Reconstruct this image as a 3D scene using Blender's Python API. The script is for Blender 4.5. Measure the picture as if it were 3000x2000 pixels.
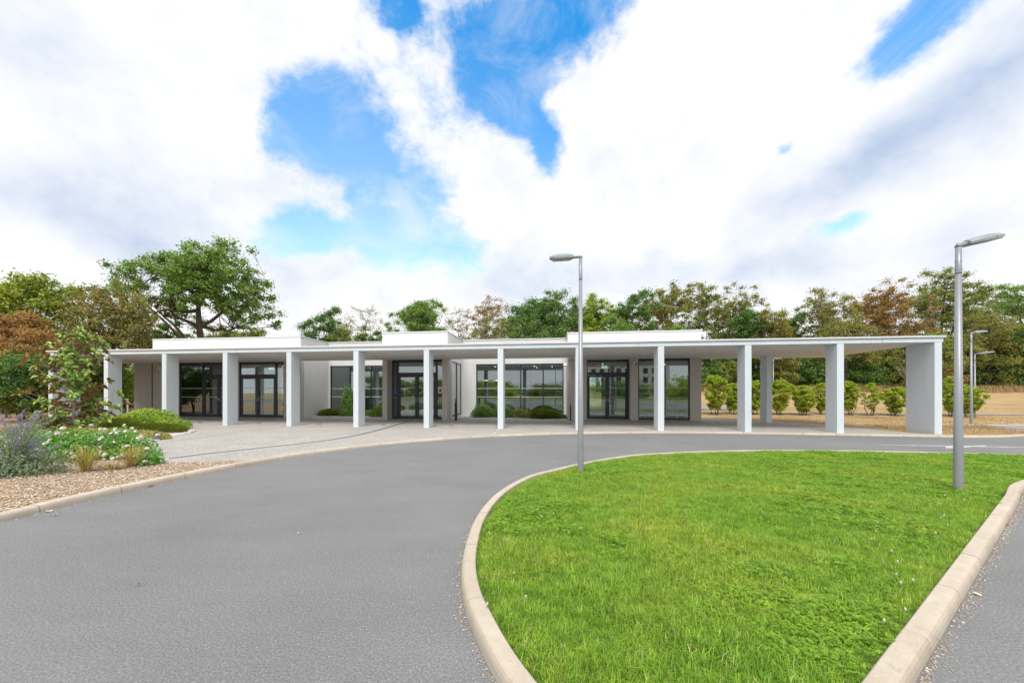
import bpy, math, random
import numpy as np
from mathutils import Vector, Matrix
from mathutils.geometry import tessellate_polygon

for o in list(bpy.data.objects):
    bpy.data.objects.remove(o)
SC = bpy.context.scene
COL = SC.collection
R = math.radians

# ------------------------------------------------------------------ camera
FPX, CX, HZ = 1170.0, 1450.0, 1149.3          # focal length, principal point and horizon in photo pixels (3000 wide)
cam_d = bpy.data.cameras.new('camera')
cam = bpy.data.objects.new('camera', cam_d)
COL.objects.link(cam)
cam_d.sensor_width = 36.0
cam_d.lens = 36.0 * FPX / 3000.0
cam_d.shift_x = (1500.0 - CX) / 3000.0
cam_d.shift_y = (HZ - 1000.0) / 3000.0
cam_d.clip_end = 2000
cam_d.clip_start = 0.05
cam.location = (0, 0, 1.5)
cam.rotation_euler = (R(90), 0, 0)
SC.camera = cam

# ------------------------------------------------------------------ sky
SUN_EL, SUN_AZ = 57.0, 190.0                    # degrees; azimuth measured clockwise from +Y
world = bpy.data.worlds.new('World')
SC.world = world
world.use_nodes = True
wt = world.node_tree
for nd in list(wt.nodes):
    wt.nodes.remove(nd)
def wn(t, **k):
    nd = wt.nodes.new(t)
    for a, b in k.items():
        setattr(nd, a, b)
    return nd
def wl(a, b):
    wt.links.new(a, b)
def wmath(op, a, b=None, c=None, clamp=False):
    nd = wn('ShaderNodeMath', operation=op, use_clamp=clamp)
    for i, v in enumerate((a, b, c)):
        if v is None:
            continue
        if isinstance(v, (int, float)):
            nd.inputs[i].default_value = v
        else:
            wl(v, nd.inputs[i])
    return nd.outputs[0]
tc = wn('ShaderNodeTexCoord')
DIR = tc.outputs['Generated']
sky = wn('ShaderNodeTexSky')
sky.sky_type = 'NISHITA'
sky.sun_disc = False
sky.sun_elevation = R(SUN_EL)
sky.sun_rotation = R(SUN_AZ)
sky.air_density = 1.0
sky.dust_density = 0.3
sky.ozone_density = 2.5
hsv = wn('ShaderNodeHueSaturation')
hsv.inputs['Hue'].default_value = 0.491
hsv.inputs['Saturation'].default_value = 1.18
hsv.inputs['Value'].default_value = 2.9
sepd = wn('ShaderNodeSeparateXYZ'); wl(DIR, sepd.inputs[0])
satr = wn('ShaderNodeMapRange'); satr.inputs['From Min'].default_value = .15; satr.inputs['From Max'].default_value = .70
satr.inputs['To Min'].default_value = .92; satr.inputs['To Max'].default_value = 1.42
wl(sepd.outputs[2], satr.inputs['Value']); wl(satr.outputs[0], hsv.inputs['Saturation'])
wl(sky.outputs[0], hsv.inputs['Color'])
def pdir(x, y):
    return Vector(((x - CX) / FPX, 1.0, (HZ - y) / FPX)).normalized()
def blob(x, y, a, b, ang, w):
    """a soft patch of sky round one direction; a, b = half sizes in photo pixels, ang = tilt in degrees"""
    c = pdir(x, y)
    e1 = Vector((0, 0, 1)).cross(c)
    e1 = -e1.normalized()
    e2 = e1.cross(c).normalized()
    if e2.z < 0:
        e2 = -e2
    ca, sa = math.cos(R(ang)), math.sin(R(ang))
    f1, f2 = e1 * ca + e2 * sa, -e1 * sa + e2 * ca
    k = 1.0 / FPX / (1 + ((x - CX) / FPX) ** 2 + ((HZ - y) / FPX) ** 2) ** 0.5
    sub = wn('ShaderNodeVectorMath', operation='SUBTRACT')
    wl(WDIR, sub.inputs[0]); sub.inputs[1].default_value = c
    q = None
    for f, s in ((f1, a * k), (f2, b * k)):
        d = wn('ShaderNodeVectorMath', operation='DOT_PRODUCT')
        wl(sub.outputs[0], d.inputs[0]); d.inputs[1].default_value = f / s
        m = wmath('MULTIPLY', d.outputs['Value'], d.outputs['Value'])
        q = m if q is None else wmath('ADD', q, m)
    g = wmath('POWER', 2.71828, wmath('MULTIPLY', q, -1.0))
    return wmath('MULTIPLY', g, w)
# warp the direction a little so that the patches get ragged edges
wmap = wn('ShaderNodeMapping'); wmap.inputs['Scale'].default_value = (1, 1, 1.25)
wl(DIR, wmap.inputs[0])
wz = wn('ShaderNodeTexNoise'); wz.inputs['Scale'].default_value = 3.2; wz.inputs['Detail'].default_value = 6
wz.inputs['Roughness'].default_value = 0.55
wl(wmap.outputs[0], wz.inputs['Vector'])
wsub = wn('ShaderNodeVectorMath', operation='SUBTRACT'); wl(wz.outputs['Color'], wsub.inputs[0]); wsub.inputs[1].default_value = (.5, .5, .5)
wsc = wn('ShaderNodeVectorMath', operation='SCALE'); wl(wsub.outputs[0], wsc.inputs[0]); wsc.inputs['Scale'].default_value = 0.16
wad = wn('ShaderNodeVectorMath', operation='ADD'); wl(DIR, wad.inputs[0]); wl(wsc.outputs[0], wad.inputs[1])
WDIR = wad.outputs[0]
def fbm(scale, detail, rough, off=0.0, dist=0.0):
    mp = wn('ShaderNodeMapping'); mp.inputs['Scale'].default_value = (1, 1, 1.35); mp.inputs['Location'].default_value = (off, off * .7, off * .3)
    wl(DIR, mp.inputs[0])
    nz = wn('ShaderNodeTexNoise'); nz.inputs['Scale'].default_value = scale; nz.inputs['Detail'].default_value = detail
    nz.inputs['Roughness'].default_value = rough; nz.inputs['Distortion'].default_value = dist
    wl(mp.outputs[0], nz.inputs['Vector'])
    return nz.outputs['Fac']
holes = [(1640, 60, 300, 130, 18, 1.0), (1430, 215, 120, 150, 10, .95), (1530, 330, 70, 100, 0, .55), (960, 250, 230, 130, 25, .62), (1060, 420, 190, 120, 0, .52), (1120, 590, 190, 150, -8, .56), (1000, 690, 190, 70, 0, .40), (1270, 620, 130, 110, 0, .38),
         (850, 670, 90, 70, 0, .64), (1330, 760, 340, 90, 8, .56), (2500, 640, 140, 48, 5, .66), (2680, 70, 130, 90, 20, 1.0),
         (1150, 15, 90, 60, 0, .9), (1590, 440, 50, 80, 0, .75), (260, 790, 200, 45, 0, .42), (2310, 440, 45, 28, 30, .55), (880, 420, 110, 90, 0, .5)]
hs = None
for hq in holes:
    g = blob(*hq)
    hs = g if hs is None else wmath('ADD', hs, g)
n1 = fbm(3.0, 10, 0.62, 0.0, 0.25)
n2 = fbm(8.0, 9, 0.66, 4.0, 0.3)
cov = wmath('ADD', wmath('MULTIPLY_ADD', n1, 1.20, -0.12), wmath('MULTIPLY', n2, 0.90))
n5 = fbm(24.0, 8, 0.68, 21.0, 0.4)
cov = wmath('ADD', cov, wmath('MULTIPLY', wmath('SUBTRACT', n5, 0.5), 0.5))
cov = wmath('SUBTRACT', cov, hs)
mr = wn('ShaderNodeMapRange', interpolation_type='SMOOTHSTEP')
mr.inputs['From Min'].default_value = 0.18; mr.inputs['From Max'].default_value = 0.64
wl(cov, mr.inputs['Value'])
# thin veils drifting over the gaps
vz = fbm(5.5, 10, 0.64, 31.0, 0.6)
vr = wn('ShaderNodeMapRange', interpolation_type='SMOOTHSTEP'); vr.inputs['From Min'].default_value = 0.42; vr.inputs['From Max'].default_value = 0.72
wl(vz, vr.inputs['Value'])
veil = wmath('MULTIPLY', wmath('ADD', vr.outputs[0], wmath('ADD', blob(1080, 480, 330, 330, 0, .30), blob(1330, 760, 420, 120, 0, .30))), 0.36, clamp=True)
MASK = wmath('ADD', mr.outputs[0], wmath('MULTIPLY', wmath('SUBTRACT', 1.0, mr.outputs[0]), veil), clamp=True)
# cloud brightness: white tops, blue-grey bases
gs = None
for hq in [(2790, 330, 420, 130, 22, .62), (2500, 480, 260, 60, 20, .35), (430, 640, 380, 90, -3, .65), (60, 90, 260, 160, 20, .25),
           (1800, 800, 420, 70, 0, .35), (760, 520, 220, 70, 10, .22), (2350, 760, 300, 60, 0, .2)]:
    g = blob(*hq)
    gs = g if gs is None else wmath('ADD', gs, g)
n3 = fbm(4.6, 8, 0.55, 9.0, 0.3)
n4 = fbm(13.0, 7, 0.6, 15.0, 0.3)
shade = wmath('ADD', gs, wmath('ADD', wmath('MULTIPLY', wmath('SUBTRACT', n3, 0.43), 1.15), wmath('MULTIPLY', wmath('SUBTRACT', n4, 0.5), 0.75)), clamp=True)
cr = wn('ShaderNodeValToRGB')
cr.color_ramp.elements[0].position = 0.0; cr.color_ramp.elements[0].color = (1.0, 1.0, 1.0, 1)
cr.color_ramp.elements[1].position = 1.0; cr.color_ramp.elements[1].color = (0.49, 0.60, 0.80, 1)
e = cr.color_ramp.elements.new(0.35); e.color = (0.84, 0.88, 0.955, 1)
wl(shade, cr.inputs[0])
csc = wn('ShaderNodeVectorMath', operation='SCALE'); wl(cr.outputs[0], csc.inputs[0]); csc.inputs['Scale'].default_value = 9.2
mixc = wn('ShaderNodeMixRGB'); wl(MASK, mixc.inputs[0]); wl(hsv.outputs[0], mixc.inputs[1]); wl(csc.outputs[0], mixc.inputs[2])
bg = wn('ShaderNodeBackground'); bg.inputs['Strength'].default_value = 0.10
wl(mixc.outputs[0], bg.inputs['Color'])
wo = wn('ShaderNodeOutputWorld'); wl(bg.outputs[0], wo.inputs['Surface'])

# ------------------------------------------------------------------ sun behind thin cloud
sd = bpy.data.lights.new('sun', 'SUN')
sd.energy = 2.7
sd.angle = R(24)
sd.color = (1.0, 0.965, 0.91)
sun = bpy.data.objects.new('sun', sd)
COL.objects.link(sun)
az, el = R(SUN_AZ), R(SUN_EL)
sv = Vector((math.sin(az) * math.cos(el), math.cos(az) * math.cos(el), math.sin(el)))
sun.rotation_euler = (-sv).to_track_quat('-Z', 'Y').to_euler()

SC.view_settings.view_transform = 'Standard'
SC.view_settings.look = 'None'
SC.view_settings.exposure = 0.20
SC.view_settings.gamma = 1.0
SC.view_settings.use_curve_mapping = False
SC.render.engine = 'CYCLES'
SC.cycles.max_bounces = 6
SC.cycles.diffuse_bounces = 3
SC.cycles.glossy_bounces = 3
SC.cycles.transparent_max_bounces = 16
SC.cycles.use_denoising = True

# ================================================================== helpers
def tag(o, label=None, cat=None, group=None, kind=None):
    if label: o['label'] = label
    if cat: o['category'] = cat
    if group: o['group'] = group
    if kind: o['kind'] = kind
    return o
def empty(name, loc=(0, 0, 0), rz=0.0, parent=None):
    o = bpy.data.objects.new(name, None)
    COL.objects.link(o)
    o.location = loc; o.rotation_euler = (0, 0, rz); o.empty_display_size = 0.2
    if parent: o.parent = parent
    return o
def mesh_obj(name, me, mat=None, parent=None):
    o = bpy.data.objects.new(name, me)
    COL.objects.link(o)
    if parent: o.parent = parent
    if mat and not me.materials: me.materials.append(mat)
    return o
def copy_tree(o, parent=None):
    c = o.copy(); COL.objects.link(c)
    c.parent = parent
    for ch in o.children:
        copy_tree(ch, c)
    return c
class MB:
    def __init__(self):
        self.v = []; self.f = []
    def box(self, x0, x1, y0, y1, z0, z1):
        b = len(self.v)
        self.v += [(x0, y0, z0), (x1, y0, z0), (x1, y1, z0), (x0, y1, z0), (x0, y0, z1), (x1, y0, z1), (x1, y1, z1), (x0, y1, z1)]
        for q in ((0, 3, 2, 1), (4, 5, 6, 7), (0, 1, 5, 4), (1, 2, 6, 5), (2, 3, 7, 6), (3, 0, 4, 7)):
            self.f.append(tuple(b + i for i in q))
        return self
    def prism(self, poly, z0, z1):
        if sum(poly[i - 1][0] * poly[i][1] - poly[i][0] * poly[i - 1][1] for i in range(len(poly))) < 0:
            poly = poly[::-1]
        n = len(poly); b = len(self.v)
        self.v += [(p[0], p[1], z0) for p in poly] + [(p[0], p[1], z1) for p in poly]
        for t in tessellate_polygon([[Vector((p[0], p[1], 0)) for p in poly]]):
            a = [poly[i] for i in t]
            ar = (a[1][0] - a[0][0]) * (a[2][1] - a[0][1]) - (a[2][0] - a[0][0]) * (a[1][1] - a[0][1])
            if ar < 0: t = t[::-1]
            self.f.append(tuple(b + n + i for i in t))
            self.f.append(tuple(b + i for i in t[::-1]))
        for i in range(n):
            j = (i + 1) % n
            self.f.append((b + i, b + j, b + n + j, b + n + i))
        return self
    def tube(self, path, radii, seg=8, cap=True):
        path = [Vector(p) for p in path]; b = len(self.v); n = len(path)
        for i, p in enumerate(path):
            d = (path[min(i + 1, n - 1)] - path[max(i - 1, 0)]).normalized()
            a = Vector((1, 0, 0)) if abs(d.x) < .8 else Vector((0, 1, 0))
            e1 = d.cross(a).normalized(); e2 = d.cross(e1)
            r = radii[i] if hasattr(radii, '__len__') else radii
            for k in range(seg):
                an = 2 * math.pi * k / seg
                self.v.append(tuple(p + (e1 * math.cos(an) + e2 * math.sin(an)) * r))
        for i in range(n - 1):
            for k in range(seg):
                k2 = (k + 1) % seg
                self.f.append((b + i * seg + k2, b + i * seg + k, b + (i + 1) * seg + k, b + (i + 1) * seg + k2))
        if cap:
            self.f.append(tuple(b + k for k in range(seg)))
            self.f.append(tuple(b + (n - 1) * seg + k for k in range(seg - 1, -1, -1)))
        return self
    def mesh(self, name, smooth=False):
        me = bpy.data.meshes.new(name)
        me.from_pydata(self.v, [], self.f)
        me.update()
        if smooth:
            me.polygons.foreach_set('use_smooth', [True] * len(me.polygons))
        return me
    def build(self, name, mat, parent=None, bevel=0.0, smooth=False):
        o = mesh_obj(name, self.mesh(name, smooth), mat, parent)
        if bevel:
            m = o.modifiers.new('bevel', 'BEVEL'); m.width = bevel; m.segments = 2; m.limit_method = 'ANGLE'; m.angle_limit = R(40)
        return o
def raw_mesh(name, V, loops, starts, totals, smooth=False):
    me = bpy.data.meshes.new(name)
    V = np.ascontiguousarray(V, dtype=np.float32)
    me.vertices.add(len(V)); me.vertices.foreach_set('co', V.ravel())
    me.loops.add(len(loops)); me.loops.foreach_set('vertex_index', np.asarray(loops, dtype=np.int32))
    me.polygons.add(len(starts))
    me.polygons.foreach_set('loop_start', np.asarray(starts, dtype=np.int32))
    me.polygons.foreach_set('loop_total', np.asarray(totals, dtype=np.int32))
    me.update(calc_edges=True); me.validate()
    return me
def unit(v):
    return v / np.maximum(np.linalg.norm(v, axis=-1, keepdims=True), 1e-9)
def leaves_mesh(name, C, N, L, W, rng, fold=0.25, up=None):
    """one four-cornered folded leaf (two triangles) at each point C, facing N; L, W lengths and widths"""
    n = len(C)
    a = unit(np.cross(N, rng.normal(size=(n, 3)))) if up is None else unit(up - N * np.sum(up * N, 1, keepdims=True))
    b = np.cross(N, a)
    L = np.broadcast_to(np.asarray(L, float), (n,))[:, None]; W = np.broadcast_to(np.asarray(W, float), (n,))[:, None]
    p0 = C - a * L * .5; p2 = C + a * L * .5
    md = C - N * W * fold + a * L * .04
    p1 = md + b * W * .5 + N * W * fold; p3 = md - b * W * .5 + N * W * fold
    V = np.stack([p0, p1, p2, p3], 1).reshape(-1, 3)
    i = np.arange(n) * 4
    loops = np.stack([i, i + 1, i + 2, i, i + 2, i + 3], 1).ravel()
    st = np.arange(2 * n) * 3
    return raw_mesh(name, V, loops, st, np.full(2 * n, 3))

# ---- the pavilion's own axes: s along the colonnade, t into the building
OX, OY, ANG = -21.181, 18.936, 0.137
UX, UY = math.cos(ANG), -math.sin(ANG)
NX, NY = math.sin(ANG), math.cos(ANG)
def W(s, t, z=0.0):
    return (OX + s * UX + t * NX, OY + s * UY + t * NY, z)
def ss(a, b, x):
    x = np.clip((np.asarray(x, float) - a) / (b - a), 0, 1)
    return x * x * (3 - 2 * x)
def hgt(x, y):
    x = np.asarray(x, float); y = np.asarray(y, float)
    b = -.06 + .09 * ss(15.6, 17.4, y)
    rise = np.clip((y - 24) / 31.0, 0, None)
    rise = np.where(rise < 1, 2.15 * rise, 2.15 + .8 * (rise - 1))
    return b + rise * (.22 + .78 * ss(-4, 10, x)) + .05 * np.sin(x * .31) * np.clip((y - 24) / 10, 0, 1)

# ================================================================== materials
def mat_new(name):
    m = bpy.data.materials.new(name); m.use_nodes = True
    nt = m.node_tree
    b = nt.nodes['Principled BSDF']
    return m, nt, b
def nd(nt, t, **k):
    q = nt.nodes.new(t)
    for a, b in k.items(): setattr(q, a, b)
    return q
def noise(nt, scale, detail=4, rough=.55, vec=None, dist=0.0):
    q = nd(nt, 'ShaderNodeTexNoise'); q.inputs['Scale'].default_value = scale; q.inputs['Detail'].default_value = detail
    q.inputs['Roughness'].default_value = rough; q.inputs['Distortion'].default_value = dist
    if vec is not None: nt.links.new(vec, q.inputs['Vector'])
    return q.outputs['Fac']
def ramp(nt, fac, stops):
    q = nd(nt, 'ShaderNodeValToRGB'); el = q.color_ramp.elements
    el[0].position, el[0].color = stops[0][0], tuple(stops[0][1]) + (1,)
    el[1].position, el[1].color = stops[-1][0], tuple(stops[-1][1]) + (1,)
    for p, c in stops[1:-1]:
        e = el.new(p); e.color = tuple(c) + (1,)
    nt.links.new(fac, q.inputs[0])
    return q.outputs[0]
def mixc_(nt, fac, a, b, mode='MIX'):
    q = nd(nt, 'ShaderNodeMixRGB', blend_type=mode)
    for i, v in enumerate((fac, a, b)):
        if isinstance(v, (int, float)): q.inputs[i].default_value = v
        elif isinstance(v, (tuple, list)): q.inputs[i].default_value = tuple(v) + (1,)
        else: nt.links.new(v, q.inputs[i])
    return q.outputs[0]
def mth(nt, op, a, b=None, clamp=False):
    q = nd(nt, 'ShaderNodeMath', operation=op, use_clamp=clamp)
    for i, v in enumerate((a, b)):
        if v is None: continue
        if isinstance(v, (int, float)): q.inputs[i].default_value = v
        else: nt.links.new(v, q.inputs[i])
    return q.outputs[0]
def bump(nt, b, h, strength=.3, dist=.01):
    q = nd(nt, 'ShaderNodeBump'); q.inputs['Strength'].default_value = strength; q.inputs['Distance'].default_value = dist
    nt.links.new(h, q.inputs['Height']); nt.links.new(q.outputs[0], b.inputs['Normal'])
def pos(nt):
    return nd(nt, 'ShaderNodeNewGeometry').outputs['Position']
def simple(name, col, rough=.6, spec=.3, metal=0.0, var=.06, scale=3.0, bmp=0.0, bscale=120):
    m, nt, b = mat_new(name)
    p = pos(nt)
    n = noise(nt, scale, 5, .6, p)
    lo = tuple(c * (1 - var) for c in col); hi = tuple(min(1, c * (1 + var)) for c in col)
    nt.links.new(ramp(nt, n, [(.3, lo), (.7, hi)]), b.inputs['Base Color'])
    b.inputs['Roughness'].default_value = rough
    b.inputs['Specular IOR Level'].default_value = spec
    b.inputs['Metallic'].default_value = metal
    if bmp: bump(nt, b, noise(nt, bscale, 3, .6, p), bmp, .003)
    return m
def leaf_mat(name, cols, trans=.35, clump=.5, rough=.5, nscale=.9, spec=.25):
    cols = [tuple(min(.55, v * 2.25 + .022) for v in q) for q in cols]
    m, nt, b = mat_new(name)
    g = nd(nt, 'ShaderNodeNewGeometry')
    rnd = g.outputs['Random Per Island']
    nz = noise(nt, nscale, 3, .6, g.outputs['Position'])
    nz = mth(nt, 'MULTIPLY', mth(nt, 'SUBTRACT', nz, .5), 2.2 * clump)
    f = mth(nt, 'ADD', mth(nt, 'MULTIPLY', rnd, 1 - clump * .5), mth(nt, 'ADD', nz, clump * .25), clamp=True)
    k = len(cols)
    c = ramp(nt, f, [(i / (k - 1) * .9 + .05, cols[i]) for i in range(k)])
    nt.links.new(c, b.inputs['Base Color'])
    b.inputs['Roughness'].default_value = rough
    b.inputs['Specular IOR Level'].default_value = spec
    tr = nd(nt, 'ShaderNodeBsdfTranslucent')
    nt.links.new(mixc_(nt, 1.0, c, (1.15, 1.25, .6), 'MULTIPLY'), tr.inputs['Color'])
    mx = nd(nt, 'ShaderNodeMixShader'); mx.inputs[0].default_value = trans
    nt.links.new(b.outputs[0], mx.inputs[1]); nt.links.new(tr.outputs[0], mx.inputs[2])
    nt.links.new(mx.outputs[0], nt.nodes['Material Output'].inputs['Surface'])
    return m
M = {}
# asphalt
m, nt, b = mat_new('asphalt'); p = pos(nt)
big = noise(nt, .35, 4, .55, p, .3); mid = noise(nt, 2.2, 5, .6, p); fine = noise(nt, 75, 4, .8, p)
c = ramp(nt, big, [(.3, (.184, .185, .188)), (.7, (.220, .221, .223))])
mps = nd(nt, 'ShaderNodeMapping'); mps.inputs['Scale'].default_value = (.5, 1.5, 1); mps.inputs['Rotation'].default_value = (0, 0, .9); nt.links.new(p, mps.inputs[0])
mid = noise(nt, 1.6, 6, .65, mps.outputs[0], .2)
c = mixc_(nt, .55, c, ramp(nt, mid, [(.3, (.86, .86, .87)), (.7, (1.08, 1.08, 1.08))]), 'MULTIPLY')
c = mixc_(nt, .85, c, ramp(nt, fine, [(.28, (.36, .36, .37)), (.5, (.98, .98, .98)), (.72, (1.75, 1.75, 1.73))]), 'MULTIPLY')
vo = nd(nt, 'ShaderNodeTexVoronoi'); vo.inputs['Scale'].default_value = 70; nt.links.new(p, vo.inputs['Vector'])
sc_ = nd(nt, 'ShaderNodeSeparateColor'); nt.links.new(vo.outputs['Color'], sc_.inputs[0])
spk = mth(nt, 'MULTIPLY', mth(nt, 'LESS_THAN', vo.outputs['Distance'], .33), mth(nt, 'GREATER_THAN', sc_.outputs[0], .90))
c = mixc_(nt, mth(nt, 'MULTIPLY', spk, .5), c, (.42, .415, .405))
nt.links.new(c, b.inputs['Base Color']); b.inputs['Roughness'].default_value = .82; b.inputs['Specular IOR Level'].default_value = .25
bump(nt, b, mth(nt, 'ADD', fine, mth(nt, 'MULTIPLY', vo.outputs['Distance'], .6)), .55, .006)
M['asphalt'] = m
# older lighter asphalt of the paths
M['path'] = simple('path_asphalt', (.27, .275, .285), .85, .2, 0, .12, 6, .4, 90)
# kerb concrete
m, nt, b = mat_new('kerb_concrete'); p = pos(nt)
oi = nd(nt, 'ShaderNodeObjectInfo')
c = ramp(nt, noise(nt, 5, 6, .65, p), [(.25, (.47, .405, .325)), (.6, (.565, .495, .41)), (.8, (.61, .55, .47))])
c = mixc_(nt, .45, c, ramp(nt, noise(nt, 180, 2, .6, p), [(.25, (.72, .7, .68)), (.7, (1.15, 1.15, 1.15))]), 'MULTIPLY')
c = mixc_(nt, .5, c, ramp(nt, noise(nt, 14, 5, .7, p, .5), [(.28, (.55, .5, .44)), (.42, (1, 1, 1))]), 'MULTIPLY')
c = mixc_(nt, .6, c, ramp(nt, oi.outputs['Random'], [(0, (.86, .85, .83)), (1, (1.06, 1.06, 1.06))]), 'MULTIPLY')
nt.links.new(c, b.inputs['Base Color']); b.inputs['Roughness'].default_value = .88; b.inputs['Specular IOR Level'].default_value = .2
bump(nt, b, noise(nt, 160, 3, .7, p), .35, .004)
M['kerb'] = m
M['mortar'] = simple('mortar', (.27, .24, .20), .95, .1, 0, .2, 20, .4, 80)
# washed aggregate paving
m, nt, b = mat_new('washed_aggregate'); p = pos(nt)
vo = nd(nt, 'ShaderNodeTexVoronoi'); vo.inputs['Scale'].default_value = 55; nt.links.new(p, vo.inputs['Vector'])
sc_ = nd(nt, 'ShaderNodeSeparateColor'); nt.links.new(vo.outputs['Color'], sc_.inputs[0])
c = ramp(nt, sc_.outputs[0], [(.0, (.25, .232, .212)), (.5, (.405, .382, .356)), (1, (.57, .545, .515))])
c = mixc_(nt, .8, c, ramp(nt, noise(nt, .9, 5, .6, p, .2), [(.3, (.86, .85, .84)), (.7, (1.06, 1.06, 1.06))]), 'MULTIPLY')
nt.links.new(c, b.inputs['Base Color']); b.inputs['Roughness'].default_value = .85; b.inputs['Specular IOR Level'].default_value = .2
bump(nt, b, vo.outputs['Distance'], .4, .006)
M['aggregate'] = m
M['joint'] = simple('pale_joint_concrete', (.60, .565, .52), .85, .2, 0, .08, 8)
M['drain'] = simple('drain_grate', (.21, .215, .225), .6, .4, .2, .15, 40)
# walls
def render_mat(name, col, streak=.10):
    m, nt, b = mat_new(name); p = pos(nt)
    mp = nd(nt, 'ShaderNodeMapping'); mp.inputs['Scale'].default_value = (1.0, 1.0, .18); nt.links.new(p, mp.inputs[0])
    c = ramp(nt, noise(nt, 2.2, 6, .65, mp.outputs[0]), [(.3, tuple(q * (1 - streak) for q in col)), (.65, col)])
    c = mixc_(nt, .5, c, ramp(nt, noise(nt, .7, 4, .5, p), [(.3, (.95, .95, .95)), (.7, (1.03, 1.03, 1.03))]), 'MULTIPLY')
    nt.links.new(c, b.inputs['Base Color']); b.inputs['Roughness'].default_value = .85; b.inputs['Specular IOR Level'].default_value = .2
    bump(nt, b, noise(nt, 190, 3, .6, p), .18, .003)
    return m
M['render'] = render_mat('off_white_render', (.71, .70, .692), .07)
M['taupe'] = render_mat('taupe_render', (.535, .495, .465), .06)
M['column'] = render_mat('white_painted_render', (.675, .735, .785), .08)
M['ceiling'] = render_mat('canopy_soffit', (.68, .672, .66), .03)
M['coping'] = simple('white_coping', (.72, .72, .72), .45, .4, 0, .04, 2)
# fascia cap: white metal with dark lichen streaks of its own
m, nt, b = mat_new('canopy_cap'); p = pos(nt)
mp = nd(nt, 'ShaderNodeMapping'); mp.inputs['Scale'].default_value = (.8, .8, 6); nt.links.new(p, mp.inputs[0])
st = noise(nt, 1.4, 6, .7, mp.outputs[0], .4)
c = mixc_(nt, mth(nt, 'MULTIPLY', ramp(nt, st, [(.60, (0, 0, 0)), (.70, (1, 1, 1))]), .6), (.70, .71, .72), (.22, .19, .16))
nt.links.new(c, b.inputs['Base Color']); b.inputs['Roughness'].default_value = .5
M['cap'] = m
M['anthracite'] = simple('anthracite_frame', (.022, .026, .036), .38, .5, .0, .1, 5)
M['flashing'] = simple('grey_flashing', (.19, .195, .20), .5, .4, .3, .1, 5)
M['roof'] = simple('roof_membrane', (.30, .30, .29), .9, .2, 0, .15, 2)
M['steel'] = simple('galvanised_grey_paint', (.30, .315, .34), .42, .45, .25, .06, 4)
M['headgrey'] = simple('lamp_head_grey', (.30, .325, .35), .55, .35, .1, .05, 6)
M['lens'] = simple('lamp_lens', (.46, .45, .41), .35, .5, 0, .06, 20)
M['dark'] = simple('black_metal', (.018, .019, .022), .45, .5, .2, .1, 8)
M['inwall'] = simple('interior_wall', (.60, .59, .56), .8, .2, 0, .03, 2)
M['inceil'] = simple('interior_ceiling', (.72, .72, .71), .8, .2, 0, .02, 2)
M['infloor'] = simple('interior_floor', (.50, .48, .45), .25, .5, 0, .06, 2)
M['wood'] = simple('wood_panel', (.20, .10, .045), .5, .4, 0, .25, 4)
M['white'] = simple('white_plastic', (.78, .79, .80), .35, .5, 0, .03, 4)
M['strip'] = simple('frosted_strip', (.55, .58, .58), .7, .2, 0, .05, 30)
M['paper'] = simple('white_paper', (.75, .75, .73), .7, .2, 0, .03, 10)
M['blue'] = simple('sticker_blue', (.02, .05, .33), .4, .4, 0, .03, 10)
M['sky'] = simple('sticker_light_blue', (.06, .30, .62), .4, .4, 0, .03, 10)
M['redsign'] = simple('sign_red', (.38, .06, .04), .5, .3, 0, .05, 10)
m, nt, b = mat_new('worn_road_paint'); p = pos(nt)
c = mixc_(nt, ramp(nt, noise(nt, 9, 6, .75, p), [(.42, (0, 0, 0)), (.60, (1, 1, 1))]), (.27, .27, .27), (.62, .62, .61))
nt.links.new(c, b.inputs['Base Color']); b.inputs['Roughness'].default_value = .75
M['paint'] = m
M['bark'] = simple('bark', (.115, .092, .074), .9, .1, 0, .35, 7, .7, 30)
M['palebark'] = simple('pale_bark', (.30, .26, .215), .9, .1, 0, .3, 6, .5, 30)
M['redchair'] = simple('red_chair', (.33, .045, .018), .5, .3, 0, .15, 12)
M['greychair'] = simple('grey_fabric', (.16, .15, .165), .9, .1, 0, .15, 40)
M['brownchair'] = simple('brown_fabric', (.07, .055, .05), .9, .1, 0, .15, 40)
M['counter'] = simple('pale_green_counter', (.42, .52, .46), .5, .3, 0, .04, 4)
# glass
def glass_mat(name, tint, refl, rough=0.0):
    m, nt, b = mat_new(name); nt.nodes.remove(b)
    tr = nd(nt, 'ShaderNodeBsdfTransparent'); tr.inputs[0].default_value = tint + (1,)
    gl = nd(nt, 'ShaderNodeBsdfGlossy'); gl.inputs['Roughness'].default_value = rough; gl.inputs['Color'].default_value = (.92, .97, 1.0, 1)
    fr = nd(nt, 'ShaderNodeFresnel'); fr.inputs['IOR'].default_value = 1.5
    f = mth(nt, 'MULTIPLY', mth(nt, 'ADD', fr.outputs[0], refl), 1.0, clamp=True)
    mx = nd(nt, 'ShaderNodeMixShader'); nt.links.new(f, mx.inputs[0]); nt.links.new(tr.outputs[0], mx.inputs[1]); nt.links.new(gl.outputs[0], mx.inputs[2])
    nt.links.new(mx.outputs[0], nt.nodes['Material Output'].inputs['Surface'])
    return m
M['glass'] = glass_mat('window_glass', (.82, .91, .87), .15)
M['frost'] = simple('frosted_panel', (.52, .54, .57), .25, .5, 0, .03, 3)
def emit(name, col, s):
    m, nt, b = mat_new(name)
    b.inputs['Base Color'].default_value = (.9, .9, .9, 1)
    b.inputs['Emission Color'].default_value = col + (1,); b.inputs['Emission Strength'].default_value = s
    return m
M['downlight'] = emit('downlight_glow', (1.0, .86, .62), 9.0)
M['ledbar'] = emit('pendant_glow', (1.0, .85, .5), 2.5)
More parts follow.
